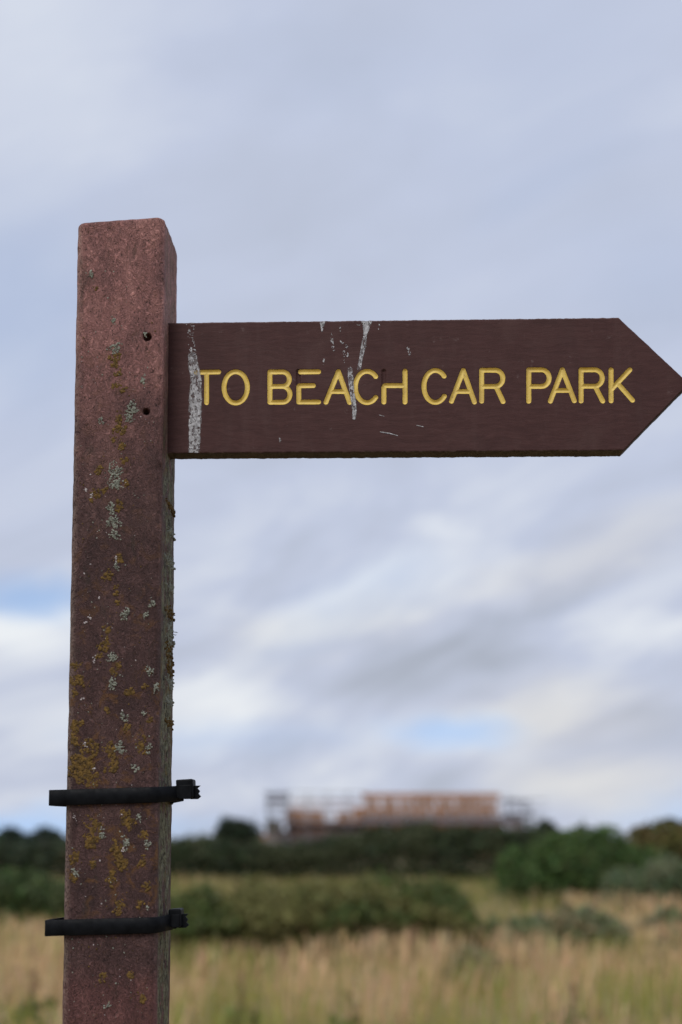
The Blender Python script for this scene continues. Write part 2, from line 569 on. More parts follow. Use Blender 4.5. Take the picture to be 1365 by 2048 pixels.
def seg_dist(U, Vv, lines):
    d = np.full(U.shape, 1e9)
    for ln in lines:
        for (a, bb) in zip(ln[:-1], ln[1:]):
            ab = bb - a
            L2 = max(ab @ ab, 1e-14)
            s = np.clip(((U - a[0]) * ab[0] + (Vv - a[1]) * ab[1]) / L2, 0, 1)
            d = np.minimum(d, np.hypot(U - a[0] - s * ab[0], Vv - a[1] - s * ab[1]))
    return d


PXM = np.linalg.norm(uv_of([(600, 770)])[0] - uv_of([(700, 770)])[0]) / 100     # metres per photo pixel on the board
RAD = 4.9 * PXM
letters_uv = [(ch, [uv_of(s) for s in st]) for ch, st in LETTERS]
bare_uv = [uv_of(s) for s in BARE]

tl, tr_ = uv_of([(342, 645.5), (1240, 635)])
bl, br = uv_of([(342, 907), (1245, 901)])
tip = uv_of([(1377, 767)])[0]
u0, u1 = 0.018, (tr_[0] + br[0]) / 2
us = np.concatenate([np.linspace(u0, u1, 740), np.linspace(u1, tip[0], 110)[1:]])
ts = np.linspace(0, 1, 200)


def vtop(u):
    base_ = tl[1] + (tr_[1] - tl[1]) * (u - tl[0]) / (tr_[0] - tl[0])
    return np.where(u <= u1, base_, tr_[1] + (tip[1] + 0.0012 - tr_[1]) * (u - u1) / (tip[0] - u1))


def vbot(u):
    base_ = bl[1] + (br[1] - bl[1]) * (u - bl[0]) / (br[0] - bl[0])
    return np.where(u <= u1, base_, br[1] + (tip[1] - 0.0012 - br[1]) * (u - u1) / (tip[0] - u1))


U, Tt = np.meshgrid(us, ts, indexing='ij')
rough_top = np.array([0.0004 * nv((u * 160, 1.3, 0)) + 0.0003 * nv((u * 420, 4.3, 0)) for u in us])
rough_bot = np.array([0.0005 * nv((u * 150, 7.3, 0)) + 0.0003 * nv((u * 420, 9.3, 0)) for u in us])
VB, VT = vbot(us) + rough_bot, vtop(us) + rough_top
Vv = VB[:, None] + (VT - VB)[:, None] * Tt
all_lines = [l for _, st in letters_uv for l in st] + bare_uv
dist = seg_dist(U, Vv, all_lines)
groove = np.clip(1 - (dist / (RAD + 0.0004)) ** 2, 0, 1)
Yg = YB + 0.0021 * groove
# rounded front arris
em = np.minimum((VT[:, None] - Vv), (Vv - VB[:, None]))
Yg += 0.0010 * np.clip(1 - em / 0.0016, 0, 1) ** 2
NU, NTs = U.shape
V3 = np.stack([U.ravel(), Yg.ravel(), Vv.ravel()], 1)
idx = np.arange(NU * NTs).reshape(NU, NTs)
Q = [np.stack([idx[:-1, :-1], idx[1:, :-1], idx[1:, 1:], idx[:-1, 1:]], -1).reshape(-1, 4)]
loop = np.concatenate([idx[:, 0], idx[-1, 1:], idx[::-1, -1][1:], idx[0, ::-1][1:-1]])
mid = V3[loop].copy(); mid[:, 1] = YB + BT - 0.001
cen = np.array([mid[:, 0].mean(), 0, mid[:, 2].mean()])
bk = V3[loop].copy(); bk[:, 1] = YB + BT
bk[:, 2] = cen[2] + (bk[:, 2] - cen[2]) * 0.988
n0 = len(V3); nl = len(loop)
V3 = np.concatenate([V3, mid, bk, [[cen[0], YB + BT, cen[2]]]])
a_ = loop; a2 = np.roll(loop, -1)
i_ = np.arange(nl); i2 = np.roll(i_, -1)
Q.append(np.stack([a2, a_, n0 + i_, n0 + i2], -1))
Q.append(np.stack([n0 + i2, n0 + i_, n0 + nl + i_, n0 + nl + i2], -1))
Tm = np.stack([n0 + nl + i2, n0 + nl + i_, np.full(nl, n0 + 2 * nl)], -1)

m_board, t, b = material('dark_brown_grained_board')
co = t.node('ShaderNodeTexCoord').outputs['Object']
gm = t.mapping(co, rot=(0, R(-6), 0), scale=(0.16, 1, 1))
gw = t.vmath('ADD', gm, t.vmath('MULTIPLY', t.vmath('SUBTRACT', t.noise(co, 18, 3, 0.5, 0, out=1), (0.5, 0.5, 0.5)), (0.012, 0.012, 0.012)))
g1 = t.noise(gw, 260, 5, 0.65, 0.4)
g2 = t.noise(gw, 1100, 3, 0.6, 0.3)
bc = t.ramp(g1, [(0.22, (0.042, 0.0190, 0.0180)), (0.5, (0.056, 0.0252, 0.0238)), (0.80, (0.073, 0.0345, 0.0325))])
bc = t.mix(t.remap(g2, 0.45, 0.30, 0, 0.35), bc, (0.030, 0.014, 0.013))
bc = t.mix(t.remap(t.noise(co, 14, 4, 0.6, 0.3), 0.50, 0.72, 0, 0.45), bc, (0.080, 0.045, 0.041))
bc = t.mix(t.remap(t.noise(co, 70, 4, 0.7, 0.3), 0.63, 0.75, 0, 0.35), bc, (0.17, 0.13, 0.125))
# broad fading, run-off marks and worn arrises
bc = t.mix(t.remap(t.noise(t.mapping(co, scale=(1, 1, 0.22)), 34, 4, 0.65, 0.3), 0.52, 0.74, 0, 0.20), bc, (0.094, 0.058, 0.054))
bc = t.mix(t.remap(t.noise(t.mapping(co, scale=(1, 1, 0.30)), 22, 3, 0.6, 0.3), 0.50, 0.32, 0, 0.22), bc, (0.030, 0.015, 0.015))
geo = t.node('ShaderNodeNewGeometry')
bc = t.mix(t.math('MULTIPLY', t.remap(geo.outputs['Pointiness'], 0.515, 0.56), t.remap(t.noise(co, 120, 4, 0.7), 0.40, 0.62)), bc, (0.15, 0.098, 0.088))
# shade on the lower arris and underside, painted in as dark olive
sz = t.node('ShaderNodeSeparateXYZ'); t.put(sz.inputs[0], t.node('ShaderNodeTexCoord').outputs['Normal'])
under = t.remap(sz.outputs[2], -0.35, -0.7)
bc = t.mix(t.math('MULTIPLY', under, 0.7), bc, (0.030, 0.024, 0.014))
t.put(b.inputs['Base Color'], bc)
b.inputs['Roughness'].default_value = 0.66
b.inputs['Specular IOR Level'].default_value = 0.14
bb = t.node('ShaderNodeBump'); bb.inputs['Strength'].default_value = 0.40; bb.inputs['Distance'].default_value = 0.0008
t.put(bb.inputs['Height'], t.math('ADD', g1, t.math('MULTIPLY', g2, 0.5)))
t.l.new(bb.outputs[0], b.inputs['Normal'])
board = link('sign_board', np_mesh('sign_board', V3, np.concatenate(Q), Tm), m_board, root, smooth=True)
try:
    board.data.set_sharp_from_angle(angle=R(40))
except Exception:
    pass
board['label'] = 'dark brown pointed board reading TO BEACH CAR PARK'

# yellow paint lying in each routed letter
m_yel, t, b = material('yellow_sign_paint')
co = t.node('ShaderNodeTexCoord').outputs['Object']
ny = t.noise(co, 420, 4, 0.65)
yc = t.ramp(t.noise(co, 60, 4, 0.6), [(0.3, (0.56, 0.39, 0.070)), (0.7, (0.66, 0.49, 0.120))])
yc = t.mix(t.remap(ny, 0.36, 0.24, 0, 0.6), yc, (0.30, 0.17, 0.04))
yc = t.mix(t.remap(t.noise(co, 130, 5, 0.72), 0.58, 0.74, 0, 0.75), yc, (0.22, 0.125, 0.05))
yc = t.mix(t.remap(t.noise(co, 24, 4, 0.6), 0.52, 0.72, 0, 0.45), yc, (0.40, 0.27, 0.075))
t.put(b.inputs['Base Color'], yc)
b.inputs['Roughness'].default_value = 0.55
bb = t.node('ShaderNodeBump'); bb.inputs['Strength'].default_value = 0.5; bb.inputs['Distance'].default_value = 0.0006
t.put(bb.inputs['Height'], ny); t.l.new(bb.outputs[0], b.inputs['Normal'])


def letter_mesh(lines, seed):
    A = np.concatenate(lines)
    lo, hi = A.min(0) - RAD * 1.4, A.max(0) + RAD * 1.4
    st = 0.00045
    gu = np.arange(lo[0], hi[0], st); gv = np.arange(lo[1], hi[1], st)
    GU, GV = np.meshgrid(gu, gv, indexing='ij')
    d = seg_dist(GU, GV, lines)
    wob = np.array([nv((x * 330, z * 330, seed)) for x, z in zip(GU.ravel(), GV.ravel())]).reshape(GU.shape)
    rad = RAD * (1 + 0.06 * wob)
    ins = d < rad
    cell = ins[:-1, :-1] | ins[1:, :-1] | ins[1:, 1:] | ins[:-1, 1:]
    # pull the outer vertices back onto the edge of the stroke
    du, dv = np.gradient(d, st)
    L = np.maximum(np.hypot(du, dv), 1e-6)
    over = np.where(ins, 0, d - rad)
    PU, PV = GU - du / L * over, GV - dv / L * over
    dd = np.minimum(d, rad)
    Yl = YB - 0.00015 + 0.0016 * (1 - (dd / rad) ** 2)
    idn = np.arange(GU.size).reshape(GU.shape)
    q = np.stack([idn[:-1, :-1], idn[1:, :-1], idn[1:, 1:], idn[:-1, 1:]], -1)[cell]
    used, inv = np.unique(q.ravel(), return_inverse=True)
    VV = np.stack([PU.ravel(), Yl.ravel(), PV.ravel()], 1)[used]
    return np_mesh('letter', VV, inv.reshape(-1, 4))


for kk, (ch, st) in enumerate(letters_uv):
    o = link('letter', letter_mesh(st, kk * 3.7), m_yel, board, smooth=True)
    o['label'] = 'routed yellow letter ' + ch

# bird droppings: thin dried crust on the board face
m_drop, t, b = material('dried_bird_dropping')
co = t.node('ShaderNodeTexCoord').outputs['Object']
t.put(b.inputs['Base Color'], t.ramp(t.noise(co, 300, 4, 0.7), [(0.3, (0.14, 0.135, 0.14)), (0.52, (0.32, 0.32, 0.33)), (0.72, (0.62, 0.62, 0.64))]))
b.inputs['Roughness'].default_value = 0.9


m_film, t, b = material('dropping_film')
co = t.node('ShaderNodeTexCoord').outputs['Object']
t.put(b.inputs['Base Color'], t.ramp(t.noise(co, 200, 4, 0.7), [(0.3, (0.20, 0.195, 0.20)), (0.7, (0.36, 0.355, 0.37))]))
b.inputs['Roughness'].default_value = 0.9
t.put(b.inputs['Alpha'], t.remap(t.noise(t.mapping(co, scale=(1, 1, 0.5)), 260, 4, 0.7), 0.32, 0.66, 0.0, 0.62))


def crust_mesh(pts, cover, seed, grain=900.0, st=0.00042):
    """pts: (x, y, half width) along the run in crop pixels; cover 0..1 how complete"""
    uv = uv_of(c4([(p[0], p[1]) for p in pts]))
    hw = np.array([p[2] for p in pts]) * 0.3956 * PXM
    cv = np.array(cover if hasattr(cover, '__len__') else [cover] * len(pts), float)
    m = hw.max() * 1.5
    lo, hi = uv.min(0) - m, uv.max(0) + m
    gu = np.arange(lo[0], hi[0], st); gv = np.arange(lo[1], hi[1], st)
    GU, GV = np.meshgrid(gu, gv, indexing='ij')
    best = np.full(GU.shape, -9.0); cvr = np.zeros(GU.shape)
    for a, c, h0, h1, k0, k1 in zip(uv[:-1], uv[1:], hw[:-1], hw[1:], cv[:-1], cv[1:]):
        ab = c - a
        s = np.clip(((GU - a[0]) * ab[0] + (GV - a[1]) * ab[1]) / max(ab @ ab, 1e-12), 0, 1)
        f = 1 - np.hypot(GU - a[0] - s * ab[0], GV - a[1] - s * ab[1]) / (h0 + s * (h1 - h0))
        up_ = f > best
        best = np.where(up_, f, best); cvr = np.where(up_, k0 + s * (k1 - k0), cvr)
    keep = np.zeros(GU.shape, bool); hgt = np.zeros(GU.shape)
    for i, j in zip(*np.where(best > -0.3)):
        x, z = GU[i, j], GV[i, j]
        n_ = nv((x * grain, z * grain * 0.55, seed)) * 0.62 + nv((x * grain * 0.33, z * grain * 0.2, seed + 5)) * 0.55
        keep[i, j] = (n_ < (cvr[i, j] * 2 - 1) * 0.75) and best[i, j] > 0.16 * nv((x * 500, z * 260, seed + 2))
        hgt[i, j] = 0.00025 + 0.00025 * (n_ + 0.5)
    keep &= (GV < np.interp(GU, us, VT) - 0.0006) & (GV > np.interp(GU, us, VB) + 0.0004)
    cell = keep[:-1, :-1] & keep[1:, :-1] & keep[1:, 1:] & keep[:-1, 1:]
    idn = np.arange(GU.size).reshape(GU.shape)
    q = np.stack([idn[:-1, :-1], idn[1:, :-1], idn[1:, 1:], idn[:-1, 1:]], -1)[cell]
    if len(q) == 0:
        return None
    used, inv = np.unique(q.ravel(), return_inverse=True)
    Yd = YB - np.clip(hgt, 0.00018, 0.0007)
    VV = np.stack([GU.ravel(), Yd.ravel(), GV.ravel()], 1)[used]
    return np_mesh('bird_dropping', VV, inv.reshape(-1, 4))


DROPS = [
    ([(154, 108, 26), (157, 150, 17), (160, 220, 17), (166, 285, 22), (172, 340, 24), (184, 400, 26), (181, 500, 31), (177, 600, 30), (176, 700, 28), (175, 784, 26)],
     [0.50, 0.42, 0.44, 0.50, 0.58, 0.60, 0.66, 0.70, 0.66, 0.58]),
    ([(822, 100, 20), (822, 125, 11), (820, 158, 4)], 0.72),
    ([(1046, 100, 30), (1046, 130, 19), (1038, 180, 9), (1030, 235, 13), (1018, 290, 9), (1008, 345, 10)], [0.7, 0.75, 0.6, 0.66, 0.55, 0.6]),
    ([(962, 350, 12), (966, 400, 14), (970, 450, 12), (980, 520, 12), (984, 560, 11), (982, 598, 9)], [0.45, 0.55, 0.55, 0.7, 0.6, 0.7]),
    ([(866, 172, 6), (872, 215, 8), (880, 262, 7)], 0.5),
    ([(910, 130, 5), (914, 160, 4)], 0.6), ([(912, 212, 8), (944, 236, 9)], 0.42), ([(932, 262, 8), (936, 322, 6)], 0.45),
    ([(956, 262, 7), (950, 284, 7)], 0.5), ([(830, 300, 5), (826, 326, 4)], 0.5), ([(1110, 124, 4), (1106, 150, 3)], 0.6),
    ([(1254, 244, 8), (1262, 272, 9)], 0.5), ([(590, 690, 10), (612, 716, 14)], 0.28), ([(1270, 1438, 1), (1270, 1439, 1)], 0.0),
    ([(1114, 667, 3.0), (1160, 674, 3.2), (1203, 686, 2.6)], 0.97), ([(1299, 634, 2.6), (1332, 641, 2.6)], 0.95),
    ([(1112, 582, 2.4), (1134, 588, 2.4)], 0.95), ([(1466, 572, 8), (1466, 598, 9)], 0.30), ([(990, 110, 14), (1010, 124, 8)], 0.4),
]
for kk, (pts, cv) in enumerate(DROPS):
    me = crust_mesh(pts, cv, kk * 2.3 + 1)
    if me:
        link('bird_dropping', me, m_drop, board, smooth=True)
    if kk < 4:
        me = crust_mesh([(a_, c_, h_ * 1.12) for a_, c_, h_ in (pts[3:] if kk == 0 else pts)], 0.93, kk * 2.3 + 40)
        for v_ in me.vertices:
            v_.co.y = YB - 0.00012
        link('dropping_film', me, m_film, board, smooth=True)

# ------------------------------------------------------------------ lichen on the post
m_must = simple_mat('mustard_lichen', (0.098, 0.056, 0.010), 0.95, 0.65, 200)
m_grey = simple_mat('grey_green_lichen', (0.215, 0.225, 0.185), 0.95, 0.45, 260)
m_pale = simple_mat('pale_flake', (0.38, 0.34, 0.34), 0.9, 0.3, 300)
ICO = bmesh.new(); bmesh.ops.create_icosphere(ICO, subdivisions=1, radius=1.0)
ICO_V = np.array([v.co[:] for v in ICO.verts]); ICO_F = np.array([[v.index for v in f.verts] for f in ICO.faces]); ICO.free()


def granules(centres, sizes, heights, seed, lobes=None):
    r_ = np.random.default_rng(seed)
    Vs, Fs = [], []
    for i, (c, s, hh) in enumerate(zip(centres, sizes, heights)):
        v = ICO_V * (1 + 0.35 * (r_.random((len(ICO_V), 1)) - 0.5))
        el = 1 + 0.6 * r_.random()
        ang = r_.random() * 6.28 if lobes is None else lobes[i]
        x, z = v[:, 0] * s * el, v[:, 2] * s
        vx = x * math.cos(ang) - z * math.sin(ang); vz = x * math.sin(ang) + z * math.cos(ang)
        Vs.append(np.stack([vx + c[0], v[:, 1] * hh, vz + c[1]], 1)); Fs.append(ICO_F + len(ICO_V) * i)
    return np.concatenate(Vs), np.concatenate(Fs)


def lichen_patch(px, py, rpx, kind, seed):
    r_ = np.random.default_rng(seed)
    c = loc_on(px, py, -HALF)
    rad = rpx * PXM * 1.35
    n = int(np.clip((rad / 0.0012) ** 2 * (1.5 if kind == 'm' else 1.7), 8, 420))
    ang = r_.random(n) * 2 * math.pi
    ph = r_.random(4) * 6.28
    rr = np.sqrt(r_.random(n)) * rad * (0.78 + 0.26 * np.sin(2 * ang + ph[0]) + 0.20 * np.sin(3 * ang + ph[1]) + 0.16 * np.sin(5 * ang + ph[2]))
    cen_ = np.stack([rr * np.cos(ang) * 0.9, rr * np.sin(ang) * 1.1], 1)
    if kind == 'm':
        V_, F_ = granules(cen_, 0.0006 + 0.0014 * r_.random(n) ** 2, 0.00015 + 0.00045 * r_.random(n), seed)
        mat = m_must
    elif kind == 'g':
        V_, F_ = granules(cen_, 0.0004 + 0.0007 * r_.random(n), 0.0005 + 0.0016 * r_.random(n) * (1.1 - rr / (rad * 1.3)).clip(0.2, 1), seed, ang)
        mat = m_grey
    else:
        V_, F_ = granules(cen_[:6], 0.0005 + 0.0006 * r_.random(6), 0.0004 + 0.0004 * r_.random(6), seed)
        mat = m_pale
    xl = np.clip(c.x + V_[:, 0], -HALF + 0.0005, HALF - 0.0005)
    # follow the rounded arris
    e = np.clip(np.abs(xl) - (HALF - 0.0075), 0, 0.0075)
    sink = 0.0075 - np.sqrt(np.maximum(0.0075 ** 2 - e ** 2, 0))
    base_y = -HALF + sink - post_disp(c.x, -HALF, c.z, 0, -1) * -1 * -1
    V_ = np.stack([xl, base_y + V_[:, 1], c.z + V_[:, 2]], 1)
    return np_mesh('lichen', V_, None, F_), mat


GREY = [(183, 548, 6), (227, 640, 6), (230, 697, 11), (291, 669, 4), (288, 760, 7), (263, 820, 13), (258, 838, 8), (202, 840, 6),
        (230, 948, 17), (234, 970, 10), (222, 1017, 9), (228, 1045, 13), (230, 1070, 9), (250, 1230, 9), (292, 1230, 6), (305, 1208, 6),
        (224, 1315, 9), (226, 1367, 9), (299, 1342, 8), (313, 1376, 8), (234, 1133, 6), (248, 1435, 8), (240, 1495, 10), (298, 1497, 7),
        (205, 1668, 7), (252, 1685, 9), (278, 1635, 6), (295, 1688, 7), (150, 1745, 7), (296, 1815, 4), (215, 2010, 5), (270, 1535, 7), (288, 1425, 5)]
MUST = [(232, 716, 9), (230, 730, 6), (237, 747, 6), (233, 770, 7), (247, 780, 5), (237, 835, 7), (236, 856, 8), (248, 862, 7),
        (243, 890, 8), (228, 880, 5), (199, 940, 8), (188, 990, 10), (208, 982, 6), (248, 922, 6), (252, 968, 7), (193, 576, 4),
        (239, 1012, 8), (238, 1118, 8), (216, 1152, 9), (233, 1175, 4), (233, 1187, 4), (236, 1206, 5), (216, 1260, 8), (211, 1290, 12),
        (199, 1312, 6), (236, 1332, 7), (228, 1346, 7), (262, 1383, 8), (290, 1372, 5), (253, 1457, 6), (150, 1333, 8), (155, 1360, 12),
        (150, 1386, 8), (152, 1455, 12), (148, 1482, 9), (170, 1520, 26), (162, 1546, 20), (182, 1558, 17), (282, 1490, 13), (222, 1502, 13),
        (226, 1532, 12), (190, 1655, 17), (180, 1682, 13), (255, 1640, 15), (240, 1700, 18), (245, 1726, 14), (290, 1670, 8), (285, 1725, 8),
        (150, 1712, 10), (147, 1755, 8), (185, 1727, 8), (225, 1756, 11), (295, 1772, 8), (240, 1815, 11), (281, 1808, 7), (206, 1955, 7),
        (262, 1950, 7), (285, 1995, 7), (300, 1440, 5), (215, 1420, 5)]
PALE = [(180, 1235, 5), (188, 1322, 5), (182, 990, 4), (172, 978, 4), (198, 1195, 4), (172, 1245, 3), (164, 1398, 4), (190, 1537, 6), (152, 1637, 5), (232, 1118, 3), (246, 1700, 4), (170, 1490, 4)]
sd_ = 100
for lst, kind in ((GREY, 'g'), (MUST, 'm'), (PALE, 'p')):
    for (px, py, rp) in lst:
        sd_ += 1
        me, mat = lichen_patch(px, py, rp, kind, sd_)
        link('flake' if kind == 'p' else 'lichen', me, mat, post, smooth=(kind != 'p'))
# scattered specks too small to pick apart, front face
r_ = np.random.default_rng(5)
for nm, mat, n, zr in (('mustard_specks', m_must, 520, (1.28, Z_TOP - 0.12)), ('grey_specks', m_grey, 260, (1.28, Z_TOP - 0.06)), ('pale_specks', m_pale, 110, (1.28, Z_SIGN0 + 0.1))):
    cen_ = np.stack([r_.uniform(-HALF + 0.008, HALF - 0.008, n), r_.uniform(*zr, n)], 1)
    keep = np.array([nv((c[0] * 60, 3.1, c[1] * 40)) + 0.25 * nv((c[0] * 200, 1, c[1] * 200)) > (0.0 if nm[0] == 'm' else -0.15) for c in cen_])
    cen_ = cen_[keep]
    V_, F_ = granules(cen_, 0.0003 + 0.0007 * r_.random(len(cen_)) ** 2, 0.0002 + 0.0005 * r_.random(len(cen_)), 77)
    V_[:, 1] -= HALF
    o = link(nm, np_mesh(nm, V_, None, F_), mat, post, smooth=True); o['kind'] = 'stuff'
# growth on the right-hand side: knobbly lumps seen against the sky
for kk, (py, rz, kind) in enumerate([(1012, 6, 'm'), (1225, 11, 'm'), (1250, 9, 'g'), (1275, 12, 'g'), (1302, 14, 'm'), (1335, 11, 'm'), (1362, 9, 'g'), (1400, 8, 'g'), (1445, 7, 'm'), (1170, 7, 'g'), (1120, 7, 'g'), (1060, 6, 'g')]):
    r_ = np.random.default_rng(900 + kk)
    z = loc_on(345, py, 0.0).z
    n = 60
    cy = r_.normal(0.014, 0.014, n).clip(-0.036, 0.044); cz = r_.normal(0, rz * PXM * 0.7, n)
    V_, F_ = granules(np.stack([cy, cz], 1), 0.0006 + 0.0011 * r_.random(n), 0.0007 + 0.0018 * r_.random(n), 50 + kk)
    V_ = np.stack([HALF + 0.0008 + V_[:, 1], V_[:, 0], z + V_[:, 2]], 1)
    link('lichen', np_mesh('lichen', V_, None, F_), m_must if kind == 'm' else m_grey, post, smooth=True)
zf = loc_on(352, 1266, 0.03).z
segs = []
for k_ in range(5):
    p0 = Vector((HALF + 0.001, 0.03 + 0.002 * k_ - 0.004, zf + 0.0012 * (k_ - 2)))
    for s_ in range(3):
        p1 = p0 + Vector((0.0016 + 0.0006 * random.random(), random.uniform(-.0008, .0008), random.uniform(-0.0012, 0.0012)))
        segs.append((p0, p1, 0.00022, 0.00018)); p0 = p1
link('lichen_beard', tube_mesh('lichen_beard', segs, 5), m_grey, post)

# ------------------------------------------------------------------ cable ties
m_nylon, t, b = material('black_nylon')
co = t.node('ShaderNodeTexCoord').outputs['Object']
t.put(b.inputs['Base Color'], t.ramp(t.noise(co, 90, 4, 0.6), [(0.3, (0.0035, 0.004, 0.005)), (0.75, (0.009, 0.010, 0.012))]))
t.put(b.inputs['Roughness'], t.remap(t.noise(co, 150, 3, 0.6), 0.3, 0.7, 0.42, 0.62))
b.inputs['Specular IOR Level'].default_value = 0.06


def strap_mesh(path, zc, width, th, tilt, twist=None):
    """band swept along a plan-view path; tilt gives height offset along x"""
    V_, Qs = [], []
    n = len(path)
    wdt = width / 2
    prof = [(-1, 0.3), (-0.95, 0), (0.95, 0), (1, 0.3), (1, 0.8), (0.95, 1), (-0.95, 1), (-1, 0.8)]
    for i in range(n):
        p = Vector(path[i])
        tg = (Vector(path[min(i + 1, n - 1)]) - Vector(path[max(i - 1, 0)])).normalized()
        nr = Vector((tg.y, -tg.x))
        for (a, d) in prof:
            q = p + nr * (th * (1 - d))
            V_.append((q.x, q.y, zc + tilt(q.x, q.y) + a * wdt))
    m = len(prof)
    for i in range(n - 1):
        for j in range(m):
            Qs.append((i * m + j, (i + 1) * m + j, (i + 1) * m + (j + 1) % m, i * m + (j + 1) % m))
    me = np_mesh('strap', V_, Qs)
    return me


def rounded_path(pts, r, n=6):
    out = [Vector(pts[0])]
    for i in range(1, len(pts) - 1):
        p = Vector(pts[i]); a = (Vector(pts[i - 1]) - p); c = (Vector(pts[i + 1]) - p)
        rr = min(r[i] if hasattr(r, '__len__') else r, a.length * 0.45, c.length * 0.45)
        A, B = p + a.normalized() * rr, p + c.normalized() * rr
        for k_ in range(n + 1):
            s = k_ / n
            out.append(A * (1 - s) ** 2 + p * 2 * s * (1 - s) + B * s * s)
    out.append(Vector(pts[-1]))
    res = []
    for a, c in zip(out[:-1], out[1:]):
        m = max(1, int((c - a).length / 0.006))
        for k_ in range(m):
            res.append(a + (c - a) * k_ / m)
    res.append(out[-1])
    return res


def cable_tie(label, pyc, left_px, head_px, head_h, w_px, tail, slope):
    zc = loc_on(230, pyc, -HALF - 0.003).z
    width = w_px * PXM * 0.95
    t_ = empty('cable_tie', M @ Vector((0, 0, zc)), (0, LEAN, TH))
    tag(t_, label, 'cable tie', 'cable ties round the post')
    xl = loc_on(left_px, pyc, -HALF).x
    hx0 = loc_on(head_px[0], pyc, -0.012).x
    hx1 = loc_on(head_px[1], pyc, -0.012).x
    g = 0.0012
    path = [(hx0 + 0.002, -0.016), (HALF + 0.0045, -HALF + 0.012), (HALF - 0.004, -HALF - g), (-HALF + 0.002, -HALF - g * 1.3), (xl, -HALF - 0.004), (xl + 0.0012, -HALF + 0.022),
            (-HALF - 0.003, 0.03), (-HALF + 0.004, HALF + g), (HALF - 0.006, HALF + g), (HALF + g, HALF - 0.01), (HALF + 0.003, 0.012), (hx0 + 0.004, -0.004)]
    path = rounded_path([Vector(p) for p in path[::-1]], [0, .01, .008, .008, .008, .012, .006, .0015, .01, .009, .008, 0])
    tilt = lambda x, y: slope * x + (0.0022 * max(0, (x - HALF) / 0.02))
    link('strap', strap_mesh(path, 0.0, width, 0.0019, tilt), m_nylon, t_, smooth=False)
    zh = tilt(hx0 + 0.01, 0)
    hz = head_h * PXM * 0.5
    hd = link('head', box_mesh('head', (hx0, -0.023, zh - hz), (hx1, 0.001, zh + hz), 0.0018), m_nylon, t_)
    hd.rotation_euler = (0, R(-3), 0)
    hd.location = (0, 0, 0.0)
    lip = link('head_lip', box_mesh('head_lip', (hx0 + 0.003, -0.0245, zh - hz * 0.72), (hx1 - 0.002, -0.0205, zh + hz * 0.78), 0.001), m_nylon, t_)
    # stub of the strap, cut off ragged
    bm = bmesh.new()
    x0, x1 = hx1 - 0.004, hx1 + tail
    tooth = [(-1.0, 0.0), (-0.6, 0.0034), (-0.2, 0.0006), (0.2, 0.0022), (0.6, -0.0006), (1.0, 0.0028)]
    F_ = [bm.verts.new((x1 - 0.003 + dx, -0.016, zh + a * width * 0.44)) for a, dx in tooth]
    B_ = [bm.verts.new((x1 - 0.003 + dx, -0.0135, zh + a * width * 0.44)) for a, dx in tooth]
    f0 = [bm.verts.new((x0, -0.016, zh + s * width * 0.44)) for s in (-1, 1)]
    b0 = [bm.verts.new((x0, -0.0135, zh + s * width * 0.44)) for s in (-1, 1)]
    bm.faces.new([f0[0]] + F_ + [f0[1]]); bm.faces.new(([b0[0]] + B_ + [b0[1]])[::-1])
    for i in range(5):
        bm.faces.new((F_[i], B_[i], B_[i + 1], F_[i + 1]))
    bm.faces.new((f0[0], b0[0], B_[0], F_[0])); bm.faces.new((f0[1], F_[-1], B_[-1], b0[1]))
    bm.faces.new((f0[0], f0[1], b0[1], b0[0]))
    bmesh.ops.recalc_face_normals(bm, faces=bm.faces[:])
    me = bpy.data.meshes.new('tail'); bm.to_mesh(me); bm.free()
    link('tail', me, m_nylon, t_)
    return t_


cable_tie('black cable tie round the post, the upper of the two, blocky head sticking out', 1592, 103, (356, 390), 36, 31, 0.007, 0.022)
cable_tie('black cable tie round the post, the lower of the two near the meadow', 1853, 95, (341, 366), 33, 31, 0.007, 0.020)

# ------------------------------------------------------------------ foliage builders
m_leaf = tint_mat('leaf', 0.7, 0.22)
m_bark = simple_mat('bark', (0.07, 0.05, 0.035), 0.9, 0.3, 8)
m_grass = tint_mat('dry_grass', 0.8, 0.25)


def leaf_quads(P, size, col, colvar, r_, flat=0.0):
    n = len(P)
    a = r_.normal(size=(n, 3)); a /= np.linalg.norm(a, axis=1, keepdims=True)
    b_ = r_.normal(size=(n, 3)); b_ -= a * (a * b_).sum(1, keepdims=True); b_ /= np.linalg.norm(b_, axis=1, keepdims=True)
    s = size * (0.6 + 0.8 * r_.random((n, 1)))
    V_ = np.stack([P - a * s, P + b_ * s * 0.45, P + a * s, P - b_ * s * 0.45], 1).reshape(-1, 3)
    Q_ = np.arange(n * 4).reshape(n, 4)
    c = np.asarray(col)[None] * (1 + colvar * (r_.random((n, 1)) * 2 - 1))
    c = c * (1 + 0.12 * r_.normal(size=(n, 3)))
    return V_, Q_, np.repeat(np.clip(c, 0.004, 0.6), 4, 0)


def lumpy(P, f, seed, amp):
    """cheap smooth pseudo noise for clumping"""
    r_ = np.random.default_rng(seed)
    v = np.zeros(len(P))
    for _ in range(6):
        k_ = r_.normal(size=3) * f
        v += np.sin(P @ k_ + r_.random() * 6.28)
    return v / 6 * amp


